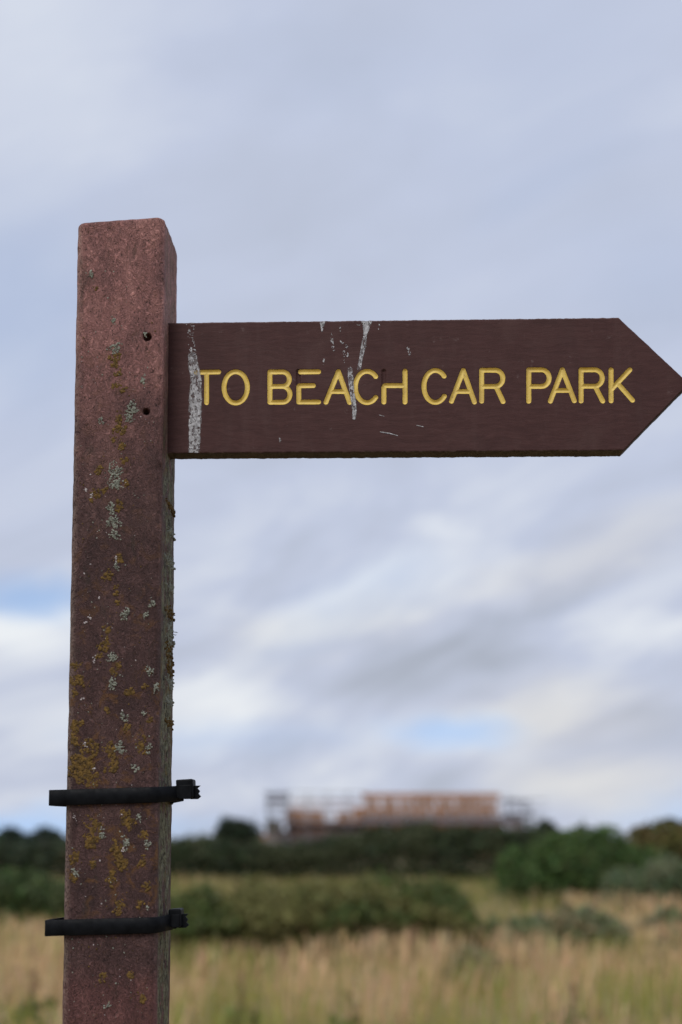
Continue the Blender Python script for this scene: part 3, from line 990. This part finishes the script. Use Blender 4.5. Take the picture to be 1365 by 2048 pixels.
def bush(name, label, cat, x0, x1, ytop, ybase, Y, col, n, leaf, depth=None, seed=1, group=None, lobes=7, accent=None, peak=0.0, grow=1.0):
    r_ = np.random.default_rng(seed)
    L, Rr = at(x0, ybase, Y), at(x1, ybase, Y)
    top = at((x0 + x1) / 2, ytop, Y).z
    wd = Rr.x - L.x
    hgt = top
    dp = depth or min(wd * 0.7, 3.0)
    cx = (L.x + Rr.x) / 2
    root_ = empty(name, (cx, Y + dp * 0.3, 0))
    tag(root_, label, cat, group)
    pts, nn = [], 0
    for i in range(lobes):
        s = (i + 0.5) / lobes
        ex = (s - 0.5) * 2
        hh = hgt * (1 - 0.38 * abs(ex) ** 2.2) * r_.uniform(0.82, 1.0)
        rx = wd / lobes * r_.uniform(0.9, 1.35)
        lx = np.clip((s - 0.5) * wd, -wd / 2 + rx * 0.8, wd / 2 - rx * 0.8) if wd > 2 * rx else 0
        k_ = n // lobes
        d = r_.normal(size=(k_, 3)); d /= np.linalg.norm(d, axis=1, keepdims=True)
        rad = (0.55 + 0.45 * r_.random((k_, 1)) ** 0.5)
        p = d * rad * np.array([rx, dp * 0.5, hh * 0.52]) + np.array([lx, r_.uniform(-.15, .15) * dp, hh * 0.48])
        p += d * lumpy(p, 5.0 / max(hgt, 0.3), seed + i, 0.16 * hgt)[:, None]
        pts.append(p)
    # fill underneath so the shrub stands on the ground
    k_ = n // 4
    fill = np.stack([r_.uniform(-0.46, 0.46, k_) * wd, r_.uniform(-0.4, 0.4, k_) * dp, r_.random(k_) * hgt * 0.55], 1)
    pts.append(fill)
    p = np.concatenate(pts)
    sp_ = (r_.random(len(p)) < 0.10)[:, None]
    p = np.where(sp_, (p - np.array([0, 0, hgt * 0.4])) * (1 + 0.20 * r_.random((len(p), 1)) ** 1.5) + np.array([0, 0, hgt * 0.4]), p)
    p = p[p[:, 2] > 0.02]
    V_, Q_, c_ = leaf_quads(p, leaf, col, 0.35, r_)
    if accent is not None:
        m_ = np.repeat(lumpy(p, 4.0 / max(hgt, 0.4), seed + 50, 1.0) > 0.18, 4)
        c_[m_] = c_[m_] * 0.3 + np.asarray(accent) * 0.7
    link('foliage', np_mesh('foliage', V_, Q_, None, c_), m_leaf, root_)
    segs = []
    for i in range(5):
        bx_ = r_.uniform(-0.35, 0.35) * wd
        p0 = Vector((bx_ * 0.6, 0, -0.03)); p1 = Vector((bx_, r_.uniform(-.2, .2) * dp, hgt * 0.45)); p2 = p1 + Vector((r_.uniform(-.1, .1) * wd, 0, hgt * 0.3))
        rb = 0.02 * max(hgt, 0.5)
        segs += [(p0, p1, rb, rb * 0.6), (p1, p2, rb * 0.6, rb * 0.2)]
    for k_ in range(0, len(segs), 2):
        link('stem', tube_mesh('stem', segs[k_:k_ + 2], 6), m_bark, root_)
    return root_


def hedge(name, label, prof, Y, col, n, leaf, depth, seed, ybase, accent=None):
    """long hedge: prof is its outline (px, py) in the photograph at distance Y"""
    r_ = np.random.default_rng(seed)
    pw = [at(px, py, Y) for px, py in prof]
    xs_ = np.array([q.x for q in pw]); zs_ = np.array([q.z for q in pw])
    cx = xs_.mean()
    root_ = empty(name, (cx, Y + depth / 2, 0)); tag(root_, label, 'hedge')
    x = r_.uniform(xs_[0], xs_[-1], n)
    y = r_.uniform(-depth / 2, depth / 2, n)
    top = np.interp(x, xs_, zs_) * (1 - 0.35 * (2 * y / depth) ** 2)
    P_ = np.stack([x, y, np.zeros(n)], 1)
    top = top * (1 + lumpy(P_, 2.2, seed, 0.17) + lumpy(P_, 6.0, seed + 1, 0.10))
    top = top * np.where(r_.random(n) < 0.10, 1 + 0.16 * r_.random(n) ** 1.5, 1.0)
    s = r_.random(n)
    surf = r_.random(n) < 0.55
    z = np.where(surf, top * (1 - 0.16 * s ** 2), top * s)
    y = np.where(~surf & (r_.random(n) < 0.6), -depth / 2 * (1 - 0.25 * r_.random(n)) + 0.3 * (z / np.maximum(top, .2)) ** 2, y)
    P_ = np.stack([x - cx, y, z + 0.02], 1)
    V_, Q_, c_ = leaf_quads(P_, leaf, col, 0.35, r_)
    if accent is not None:
        m_ = np.repeat(lumpy(P_, 1.6, seed + 9, 1.0) > 0.16, 4)
        c_[m_] = c_[m_] * 0.4 + np.asarray(accent) * 0.6
    link('foliage', np_mesh('foliage', V_, Q_, None, c_), m_leaf, root_)
    segs = []
    for i in range(14):
        bx_ = xs_[0] - cx + (xs_[-1] - xs_[0]) * (i + 0.5) / 14
        hz = np.interp(bx_ + cx, xs_, zs_) * 0.7
        segs.append((Vector((bx_, 0, -0.03)), Vector((bx_ + r_.uniform(-.2, .2), 0, hz)), 0.05, 0.02))
    for sg in segs:
        link('stem', tube_mesh('stem', [sg], 6), m_bark, root_)
    return root_


# ------------------------------------------------------------------ hedges, shrubs and trees
hedge('hedgerow', 'long dark green hedge running below the scaffolded building',
      [(300, 1700), (345, 1688), (385, 1676), (425, 1688), (470, 1692), (545, 1694), (620, 1687), (700, 1676), (765, 1666), (850, 1661), (950, 1661), (1030, 1670), (1062, 1664), (1092, 1668), (1140, 1684), (1230, 1690), (1365, 1690), (1450, 1680)],
      45, (0.044, 0.060, 0.028), 42000, 0.10, 2.6, 21, 1750, accent=(0.080, 0.088, 0.042))
hedge('hedgerow', 'dark hedge at the left edge, behind the foot of the post',
      [(-260, 1680), (-120, 1672), (-40, 1682), (0, 1688), (50, 1694), (90, 1686), (125, 1683), (200, 1686), (290, 1696)],
      43, (0.055, 0.072, 0.040), 22000, 0.10, 2.6, 22, 1750, accent=(0.10, 0.080, 0.046))
hedge('bramble_bank', 'low green and brown bramble bank in front of the hedge, at mid field',
      [(250, 1819), (300, 1803), (345, 1818), (400, 1789), (440, 1811), (490, 1781), (540, 1797), (600, 1779), (650, 1799), (700, 1787), (740, 1775), (800, 1789), (850, 1779), (885, 1775), (915, 1793), (945, 1813), (970, 1851), (1000, 1885), (1030, 1913)],
      15.5, (0.090, 0.112, 0.034), 34000, 0.045, 2.6, 23, 1880, accent=(0.21, 0.185, 0.066))
bush('round_shrub', 'big rounded deep green shrub standing right of the hedge', 'shrub', 1012, 1332, 1653, 1795, 31, (0.070, 0.115, 0.034), 20000, 0.075, seed=31, lobes=7, accent=(0.105, 0.165, 0.05))
bush('olive_shrub', 'olive brown shrub at the right edge, behind the big green one', 'shrub', 1245, 1440, 1630, 1740, 42, (0.12, 0.105, 0.036), 9000, 0.12, seed=32, lobes=5, accent=(0.085, 0.09, 0.032))
bush('sage_shrub', 'grey green shrub at the right edge, in front of the big green one', 'shrub', 1225, 1450, 1700, 1795, 28, (0.115, 0.15, 0.075), 9000, 0.06, seed=33, lobes=6, accent=(0.17, 0.18, 0.10))
bush('low_shrub', 'low grey green shrub in straw grass, widest of the near ones', 'shrub', 1060, 1255, 1800, 1866, 17.0, (0.200, 0.215, 0.110), 5000, 0.045, seed=34, lobes=9, accent=(0.30, 0.24, 0.13), group='low shrubs in the straw grass')
bush('low_shrub', 'low green shrub in straw grass, at the foot of the bramble bank', 'shrub', 960, 1110, 1818, 1868, 16.4, (0.185, 0.215, 0.100), 4000, 0.045, seed=35, lobes=7, group='low shrubs in the straw grass')
bush('low_shrub', 'small grey green shrub nearest the camera, below the bramble bank end', 'shrub', 890, 995, 1880, 1908, 13.8, (0.27, 0.26, 0.135), 2500, 0.035, seed=36, lobes=6, group='low shrubs in the straw grass')
bush('low_shrub', 'low grey green shrub at the right edge, amid straw grass', 'shrub', 1285, 1420, 1806, 1850, 19, (0.225, 0.230, 0.120), 3500, 0.045, seed=37, lobes=7, accent=(0.30, 0.24, 0.13), group='low shrubs in the straw grass')
bush('low_shrub', 'faint low shrub at the right edge, nearer than the other one there', 'shrub', 1310, 1420, 1852, 1888, 16, (0.30, 0.26, 0.14), 2000, 0.04, seed=38, lobes=6, group='low shrubs in the straw grass')
bush('leafy_shrub', 'green leafy shrub at the left edge, in front of the dark hedge', 'shrub', -120, 150, 1735, 1812, 24, (0.07, 0.10, 0.036), 9000, 0.06, seed=39, lobes=6, accent=(0.10, 0.12, 0.05))


def far_tree(label, x0, x1, ytop, Y, col, seed, conical=False):
    r_ = np.random.default_rng(seed)
    L, Rr = at(x0, 1690, Y), at(x1, 1690, Y)
    top = at((x0 + x1) / 2, ytop, Y).z
    wd = Rr.x - L.x
    root_ = empty('far_tree', ((L.x + Rr.x) / 2, Y, 0)); tag(root_, label, 'tree', 'trees on the skyline')
    n = 6000
    cb = top * 0.25
    d = r_.normal(size=(n, 3)); d /= np.linalg.norm(d, axis=1, keepdims=True)
    rad = (0.5 + 0.5 * r_.random((n, 1)) ** 0.5)
    p = d * rad * np.array([wd / 2, wd / 2, (top - cb) / 2]) + np.array([0, 0, (top + cb) / 2])
    if conical:
        f = 1.25 * (1 - ((p[:, 2] - cb) / (top - cb)).clip(0, 1)) + 0.12
        p[:, 0] *= f; p[:, 1] *= f
    p += d * lumpy(p, 2.2, seed, 1.0)[:, None] + r_.normal(size=p.shape) * 0.12
    p = p[lumpy(p, 3.0, seed + 4, 1.0) > -0.22]
    V_, Q_, c_ = leaf_quads(p, 0.17, col, 0.35, r_)
    link('crown', np_mesh('crown', V_, Q_, None, c_), m_leaf, root_)
    segs = [(Vector((0, 0, -0.05)), Vector((0.05, 0, cb)), 0.16, 0.12), (Vector((0.05, 0, cb)), Vector((0, 0, top * 0.85)), 0.12, 0.03)]
    for i in range(6):
        a = r_.random() * 6.28
        segs.append((Vector((0.03, 0, cb * 1.1 + i * 0.2)), Vector((math.cos(a) * wd * 0.33, math.sin(a) * wd * 0.33, cb * 1.6 + i * 0.3)), 0.06, 0.02))
    link('trunk', tube_mesh('trunk', segs, 6), m_bark, root_)


far_tree('small dark round tree on the skyline just left of the scaffolding', 436, 512, 1638, 108, (0.030, 0.045, 0.026), 41)
far_tree('dark pointed tree top above the hedge at the left edge', -5, 55, 1655, 100, (0.030, 0.048, 0.032), 42, True)
far_tree('low dark tree top above the hedge just left of the post', 58, 128, 1668, 104, (0.034, 0.050, 0.034), 43)
far_tree('dark tree rising from the hedge end right of the scaffolding', 1055, 1105, 1662, 90, (0.036, 0.052, 0.026), 44)

# ------------------------------------------------------------------ unfinished building with scaffold
m_brick = simple_mat('orange_brick', (0.30, 0.14, 0.08), 0.9, 0.25, 3)
m_grim = simple_mat('grey_render', (0.22, 0.175, 0.165), 0.9, 0.15, 2)
m_timber = simple_mat('new_roof_timber', (0.34, 0.165, 0.078), 0.8, 0.2, 3)
m_pine = simple_mat('pale_batten', (0.36, 0.245, 0.18), 0.8, 0.15, 3)
m_dark = simple_mat('interior_shade', (0.035, 0.022, 0.022), 0.9, 0.2, 2)  # near-black colour carries the shade of the rooms inside
m_steel = simple_mat('galvanised_tube', (0.16, 0.17, 0.19), 0.55, 0.12, 4, metal=0.0)
m_plank = simple_mat('scaffold_plank', (0.17, 0.145, 0.155), 0.85, 0.2, 3)
m_net = simple_mat('green_debris_net', (0.075, 0.07, 0.06), 0.9, 0.3, 3)
m_fslab = simple_mat('pale_stone', (0.20, 0.185, 0.17), 0.9, 0.15, 1)

m_pale_board = simple_mat('pink_grey_board', (0.35, 0.26, 0.215), 0.85, 0.2, 2)
BY = 130.0
def bx(px): return at(px, 1680, BY).x
def bz(py): return at(682, py, BY).z
bld = empty('unfinished_building', (bx(790), BY, 0))
tag(bld, 'long brick building with bare orange roof timbers under construction', 'building')
ox = bx(790)


def part(name, mat, lo, hi, parent=bld, o_x=None):
    o_ = ox if o_x is None else o_x
    bm = bmesh.new(); box(bm, (lo[0] - o_, lo[1], lo[2]), (hi[0] - o_, hi[1], hi[2])); bm.normal_update()
    me = bpy.data.meshes.new(name); bm.to_mesh(me); bm.free()
    return link(name, me, mat, parent)


# right wing (ridge runs across the view), left wing lower
part('wall', m_brick, (bx(728), 0, 0), (bx(1008), 7.0, bz(1646)))
part('wall', m_grim, (bx(560), 0.4, 0), (bx(727.5), 6.6, bz(1661)))
part('wall', m_grim, (bx(534), 0.9, 0), (bx(559.8), 6.0, bz(1648)))
part('wall', m_brick, (bx(512), 1.2, 0), (bx(533.8), 5.0, bz(1668)))
part('parapet', m_brick, (bx(575), 0.3, bz(1660.5)), (bx(660), 0.9, bz(1658)))
part('opening_shade', m_dark, (bx(572), 0.9, bz(1660.8)), (bx(727), 6.4, bz(1644)))  # solid dark block; shade beneath the scaffold deck put in as colour
for (a, c) in ((760, 790), (835, 870), (905, 930), (960, 985)):
    part('window', m_dark, (bx(a), -0.05, bz(1668)), (bx(c), 0.1, bz(1652)))
part('wall_plate', m_timber, (bx(726), 0.0, bz(1645.9)), (bx(1010), 0.2, bz(1643)))
part('wall_plate', m_timber, (bx(568), 0.2, bz(1643.9)), (bx(728), 0.5, bz(1641.5)))
# stud panels standing inside the roof
for (a, c, y0, y1, yy) in ((570, 612, 1641, 1619, 1.2), (614, 646, 1641, 1621, 1.2), (676, 704, 1641, 1623, 1.2), (706, 729, 1641, 1615, 1.3)):
    part('timber_panel', m_timber, (bx(a), yy, bz(y0)), (bx(c), yy + 0.15, bz(y1)))
px_ = 732
kk = 0
random.seed(3)
while px_ < 1000:
    wpx = random.choice((14, 18, 22))
    part('timber_panel', m_timber, (bx(px_), 2.3, bz(1642)), (bx(px_ + wpx), 2.42, bz(1612 + random.uniform(-1, 3))))
    px_ += wpx + random.choice((2, 4, 8)); kk += 1
px_ = 736
while px_ < 1000:
    wpx = random.choice((8, 12, 16, 24))
    part('roof_board', m_pale_board, (bx(px_), 3.7, bz(1613)), (bx(px_ + wpx), 3.8, bz(1594 + random.uniform(-2, 6))))
    px_ += wpx + random.choice((4, 8, 12)); kk += 1
# rafters, pairs meeting at the ridge
zr, ze = bz(1588), bz(1642)
rl = math.hypot(3.5, zr - ze)
raf = box_mesh('rafter', (-0.06, 0, -0.11), (0.06, rl, 0.11))
raf.materials.append(m_pine)
raf2 = raf.copy(); raf2.materials.clear(); raf2.materials.append(m_timber)
ang = math.atan2(zr - ze, 3.5)
kk = 0
for x in np.arange(bx(732), bx(1008), 0.6):
    for side in (0, 1):
        o = link('rafter', raf if kk % 2 else raf2, None, bld)
        o.location = (x - ox, 0.0 if side == 0 else 7.0, ze)
        o.rotation_euler = (ang, 0, 0) if side == 0 else (ang, 0, math.pi)
    part('collar_tie', m_pine, (x - 0.02, 1.9, bz(1613)), (x + 0.02, 5.1, bz(1610)))
    part('web_strut', m_timber, (x - 0.07, 3.44, bz(1640)), (x + 0.07, 3.56, zr))
    kk += 1
part('ridge_board', m_timber, (bx(726), 3.45, zr - 0.26), (bx(1010), 3.55, zr + 0.20))
for f in (0.28, 0.45, 0.62, 0.8):
    part('batten', m_pine, (bx(728), 3.5 * f - 0.06, ze + (zr - ze) * f + 0.11), (bx(1009), 3.5 * f + 0.06, ze + (zr - ze) * f + 0.21))
# left wing: first pale trusses
zr2 = bz(1601)
rl2 = math.hypot(3.1, zr2 - bz(1642)); ang2 = math.atan2(zr2 - bz(1642), 3.1)
rafL = box_mesh('rafter', (-0.05, 0, -0.09), (0.05, rl2, 0.09)); rafL.materials.append(m_pine)
for x in np.arange(bx(582), bx(724), 0.62):
    for side in (0, 1):
        o = link('rafter', rafL, None, bld)
        o.location = (x - ox, 0.3 if side == 0 else 6.5, bz(1642))
        o.rotation_euler = (ang2, 0, 0) if side == 0 else (ang2, 0, math.pi)
part('ridge_board', m_pine, (bx(580), 3.35, zr2 - 0.1), (bx(726), 3.45, zr2 + 0.06))
part('batten', m_pine, (bx(580), 1.0, bz(1628)), (bx(726), 1.1, bz(1626)))
part('batten', m_pine, (bx(580), 2.0, bz(1615)), (bx(726), 2.1, bz(1613)))

sc_ = empty('scaffold', (bx(790), BY - 1.3, 0))
tag(sc_, 'grey tube scaffold with plank decks round the unfinished building', 'scaffold')


def pole(p, q, r=0.045):
    me = tube_mesh('pole', [(Vector(p) - Vector((ox, 0, 0)), Vector(q) - Vector((ox, 0, 0)), r, r)], 6)
    link('pole', me, m_steel, sc_)


for px in list(range(536, 1060, 40)):
    tp = bz(1582) if px < 730 else bz(1628)
    if px > 1005: tp = bz(1598)
    pole((bx(px), 0, 0), (bx(px), 0, tp))
    pole((bx(px), 1.0, 0), (bx(px), 1.0, tp - 0.2))
for (a, c, py) in ((530, 735, 1586), (530, 735, 1600), (530, 735, 1616), (530, 1060, 1634), (720, 1075, 1628), (1000, 1090, 1600), (1000, 1095, 1618), (1000, 1098, 1640)):
    pole((bx(a), -0.06, bz(py)), (bx(c), -0.06, bz(py)), 0.04)
for (x_, y_) in ((1018, 1590), (1030, 1594), (1046, 1600), (1062, 1606), (1078, 1618), (1090, 1632)):
    pole((bx(x_), 0.4, 0), (bx(x_), 0.4, bz(y_)), 0.04)
pole((bx(1010), 0.2, bz(1592)), (bx(1090), 0.2, bz(1650)), 0.05)
pole((bx(1000), 0.2, bz(1660)), (bx(1050), 0.2, bz(1602)), 0.05)
for (a, c, y0, y1) in ((530, 730, 1648, 1645), (722, 1045, 1647, 1635), (1006, 1062, 1632, 1629), (1010, 1092, 1652, 1648), (530, 580, 1617, 1614), (1000, 1050, 1605, 1602)):
    part('plank_deck', m_plank, (bx(a), 0.05, bz(y0)), (bx(c), 0.95, bz(y1)), sc_)
part('debris_net', m_net, (bx(533), -0.12, bz(1668)), (bx(560), -0.09, bz(1640)), sc_)
part('plank_deck', m_plank, (bx(534), 0.05, bz(1606)), (bx(578), 0.95, bz(1601)), sc_)
part('plank_deck', m_plank, (bx(534), 0.05, bz(1592)), (bx(578), 0.95, bz(1588)), sc_)
for px in (542, 550, 558, 566, 574):
    pole((bx(px), 0.5, 0), (bx(px), 0.5, bz(1584 + px % 7)))
part('toe_board', m_plank, (bx(1012), -0.02, bz(1668)), (bx(1048), 0.03, bz(1646)), sc_)

wl = empty('boundary_wall', (bx(480), BY - 8, 0))
tag(wl, 'low pale stone wall beyond the hedge, left of the scaffolding', 'wall')
wx0, wx1 = at(425, 1680, BY - 8).x, at(560, 1680, BY - 8).x
bm = bmesh.new()
box(bm, (wx0 - bx(480), -0.2, -0.05), (wx1 - bx(480), 0.2, at(0, 1680, BY - 8).z))
me = bpy.data.meshes.new('wall'); bm.normal_update(); bm.to_mesh(me); bm.free()
link('stonework', me, m_fslab, wl)
bm = bmesh.new()
zc_ = at(0, 1680, BY - 8).z + 0.003
box(bm, (wx0 - bx(480) - 0.05, -0.26, zc_), (wx1 - bx(480) + 0.05, 0.26, zc_ + 0.12))
me = bpy.data.meshes.new('coping'); bm.normal_update(); bm.to_mesh(me); bm.free()
link('coping', me, m_fslab, wl)

# ------------------------------------------------------------------ meadow grass
def meadow(name, label, y0, y1, dens, hgt, wid, seed):
    r_ = np.random.default_rng(seed)
    area = (0.32 * (y1 ** 2 - y0 ** 2) + 4 * (y1 - y0))
    n = int(area * dens)
    # spread evenly over a wedge a little wider than the view
    y = np.sqrt(r_.random(n) * (y1 ** 2 - y0 ** 2) + y0 ** 2)
    x = r_.uniform(-1, 1, n) * (0.34 * y + 2.0)
    P2 = np.stack([x, y, np.zeros(n)], 1)
    clump = lumpy(P2, 1.3, seed, 1.0) + 0.6 * lumpy(P2, 3.5, seed + 1, 1.0)
    green = (lumpy(P2 * np.array([1, 0.6, 1]), 0.9, seed + 2, 1.0) + 0.5 * lumpy(P2, 4.0, seed + 3, 1.0)) > 0.20
    # greener, duller sward farther out between the hedges
    green |= (r_.random(n) < np.clip((y - 19.0) / 8.0, 0, 0.62)) & (x < 0.16 * y)
    green |= (y < 13) & (lumpy(P2 * np.array([1.6, 0.5, 1]), 1.6, seed + 7, 1.0) > 0.10)
    # greener strip close in, where coarser weeds stand
    green |= (r_.random(n) < np.clip((13.5 - y) / 7.0, 0, 0.42))
    h_ = hgt * (0.55 + 0.6 * r_.random(n)) * (1 + 0.38 * clump)
    h_ = np.where(green, h_ * 0.85, h_)
    a = r_.random(n) * 6.28
    wv = wid * (0.6 + 0.8 * r_.random(n))
    dx, dy = np.cos(a) * wv / 2, np.sin(a) * wv / 2
    ln = r_.normal(size=(n, 2)) * 0.13 * h_[:, None] + np.array([0.05, 0]) * h_[:, None]
    B = np.stack([x, y, np.full(n, -0.01)], 1)
    off_ = np.stack([dx, dy, np.zeros(n)], 1)
    m1 = B + np.stack([ln[:, 0] * 0.35, ln[:, 1] * 0.35, h_ * 0.6], 1)
    seedhead = (~green) & (r_.random(n) < 0.45)
    m2 = B + np.stack([ln[:, 0] * 0.7, ln[:, 1] * 0.7, h_ * 0.85], 1)
    tpp = B + np.stack([ln[:, 0], ln[:, 1], h_], 1)
    w2 = np.where(seedhead, 1.9, 0.7)[:, None]
    V_ = np.stack([B - off_, B + off_, m1 - off_ * 0.7, m1 + off_ * 0.7, m2 - off_ * w2, m2 + off_ * w2, tpp - off_ * 0.15, tpp + off_ * 0.15], 1).reshape(-1, 3)
    i0 = np.arange(n)[:, None] * 8
    Q_ = np.concatenate([i0 + np.array([0, 1, 3, 2]), i0 + np.array([2, 3, 5, 4]), i0 + np.array([4, 5, 7, 6])])
    st = np.array([0.60, 0.425, 0.235]); gr_ = np.array([0.30, 0.295, 0.080])
    c = np.where(green[:, None], gr_, st) * (0.85 + 0.3 * r_.random((n, 1))) * (1 + 0.08 * r_.normal(size=(n, 3)))
    # the sward between the hedges is ranker and duller
    rank = (y > 20) & (x < 0.16 * y)
    c[rank] *= np.array([0.62, 0.70, 0.62])
    brown = r_.random(n) < 0.04
    c[brown] = np.array([0.30, 0.19, 0.11])
    o = link(name, np_mesh(name, V_, Q_, None, np.repeat(np.clip(c, 0.01, 0.75), 8, 0)), m_grass)
    tag(o, label, 'grass', kind='stuff')


meadow('near_grass', 'tall straw coloured meadow grass with green blades, close behind the post', 3.0, 20.0, 170, 0.47, 0.009, 61)
meadow('far_grass', 'straw coloured meadow grass in front of the hedges', 20.0, 58.0, 60, 0.42, 0.014, 62)

# dock stalks and leafy weeds that stand out in the near grass
m_stalk = simple_mat('dock_stalk', (0.13, 0.065, 0.035), 0.9, 0.3, 20)
WEEDS = [(478, 1945, 10.5, 'dark brown dock stalk in the grass just right of the post'),
         (700, 1985, 9.5, 'brown dock stalk in the grass below the middle of the board'),
         (1140, 1965, 10.0, 'dark brown dock stalk in the straw grass below the round shrub'),
         (60, 1930, 10.5, 'brown dock stalk in the grass left of the post')]
for kk, (px, py, Y, lab) in enumerate(WEEDS):
    r_ = np.random.default_rng(300 + kk)
    tp = at(px, py, Y)
    e_ = empty('dock_plant', (tp.x, Y, 0)); tag(e_, lab, 'weed', 'dock plants in the grass')
    H_ = max(tp.z, 0.45)
    link('stalk', tube_mesh('stalk', [(Vector((0, 0, -0.02)), Vector((0.02, 0, H_ * 0.6)), 0.007, 0.005), (Vector((0.02, 0, H_ * 0.6)), Vector((0.03, 0.01, H_)), 0.005, 0.002)], 6), m_stalk, e_)
    n = 110
    zz = r_.uniform(0.45, 1.0, n) * H_
    p = np.stack([0.02 + r_.normal(0, 0.022, n), r_.normal(0, 0.022, n), zz], 1)
    V_, Q_, c_ = leaf_quads(p, 0.014, (0.22, 0.125, 0.075), 0.4, r_)
    link('seed_head', np_mesh('seed_head', V_, Q_, None, c_), m_grass, e_)['kind'] = 'stuff'
    p = np.stack([r_.normal(0, 0.10, 40), r_.normal(0, 0.10, 40), r_.uniform(0.03, 0.3, 40)], 1)
    V_, Q_, c_ = leaf_quads(p, 0.07, (0.11, 0.14, 0.04), 0.3, r_)
    link('leaf_rosette', np_mesh('leaf_rosette', V_, Q_, None, c_), m_leaf, e_)['kind'] = 'stuff'
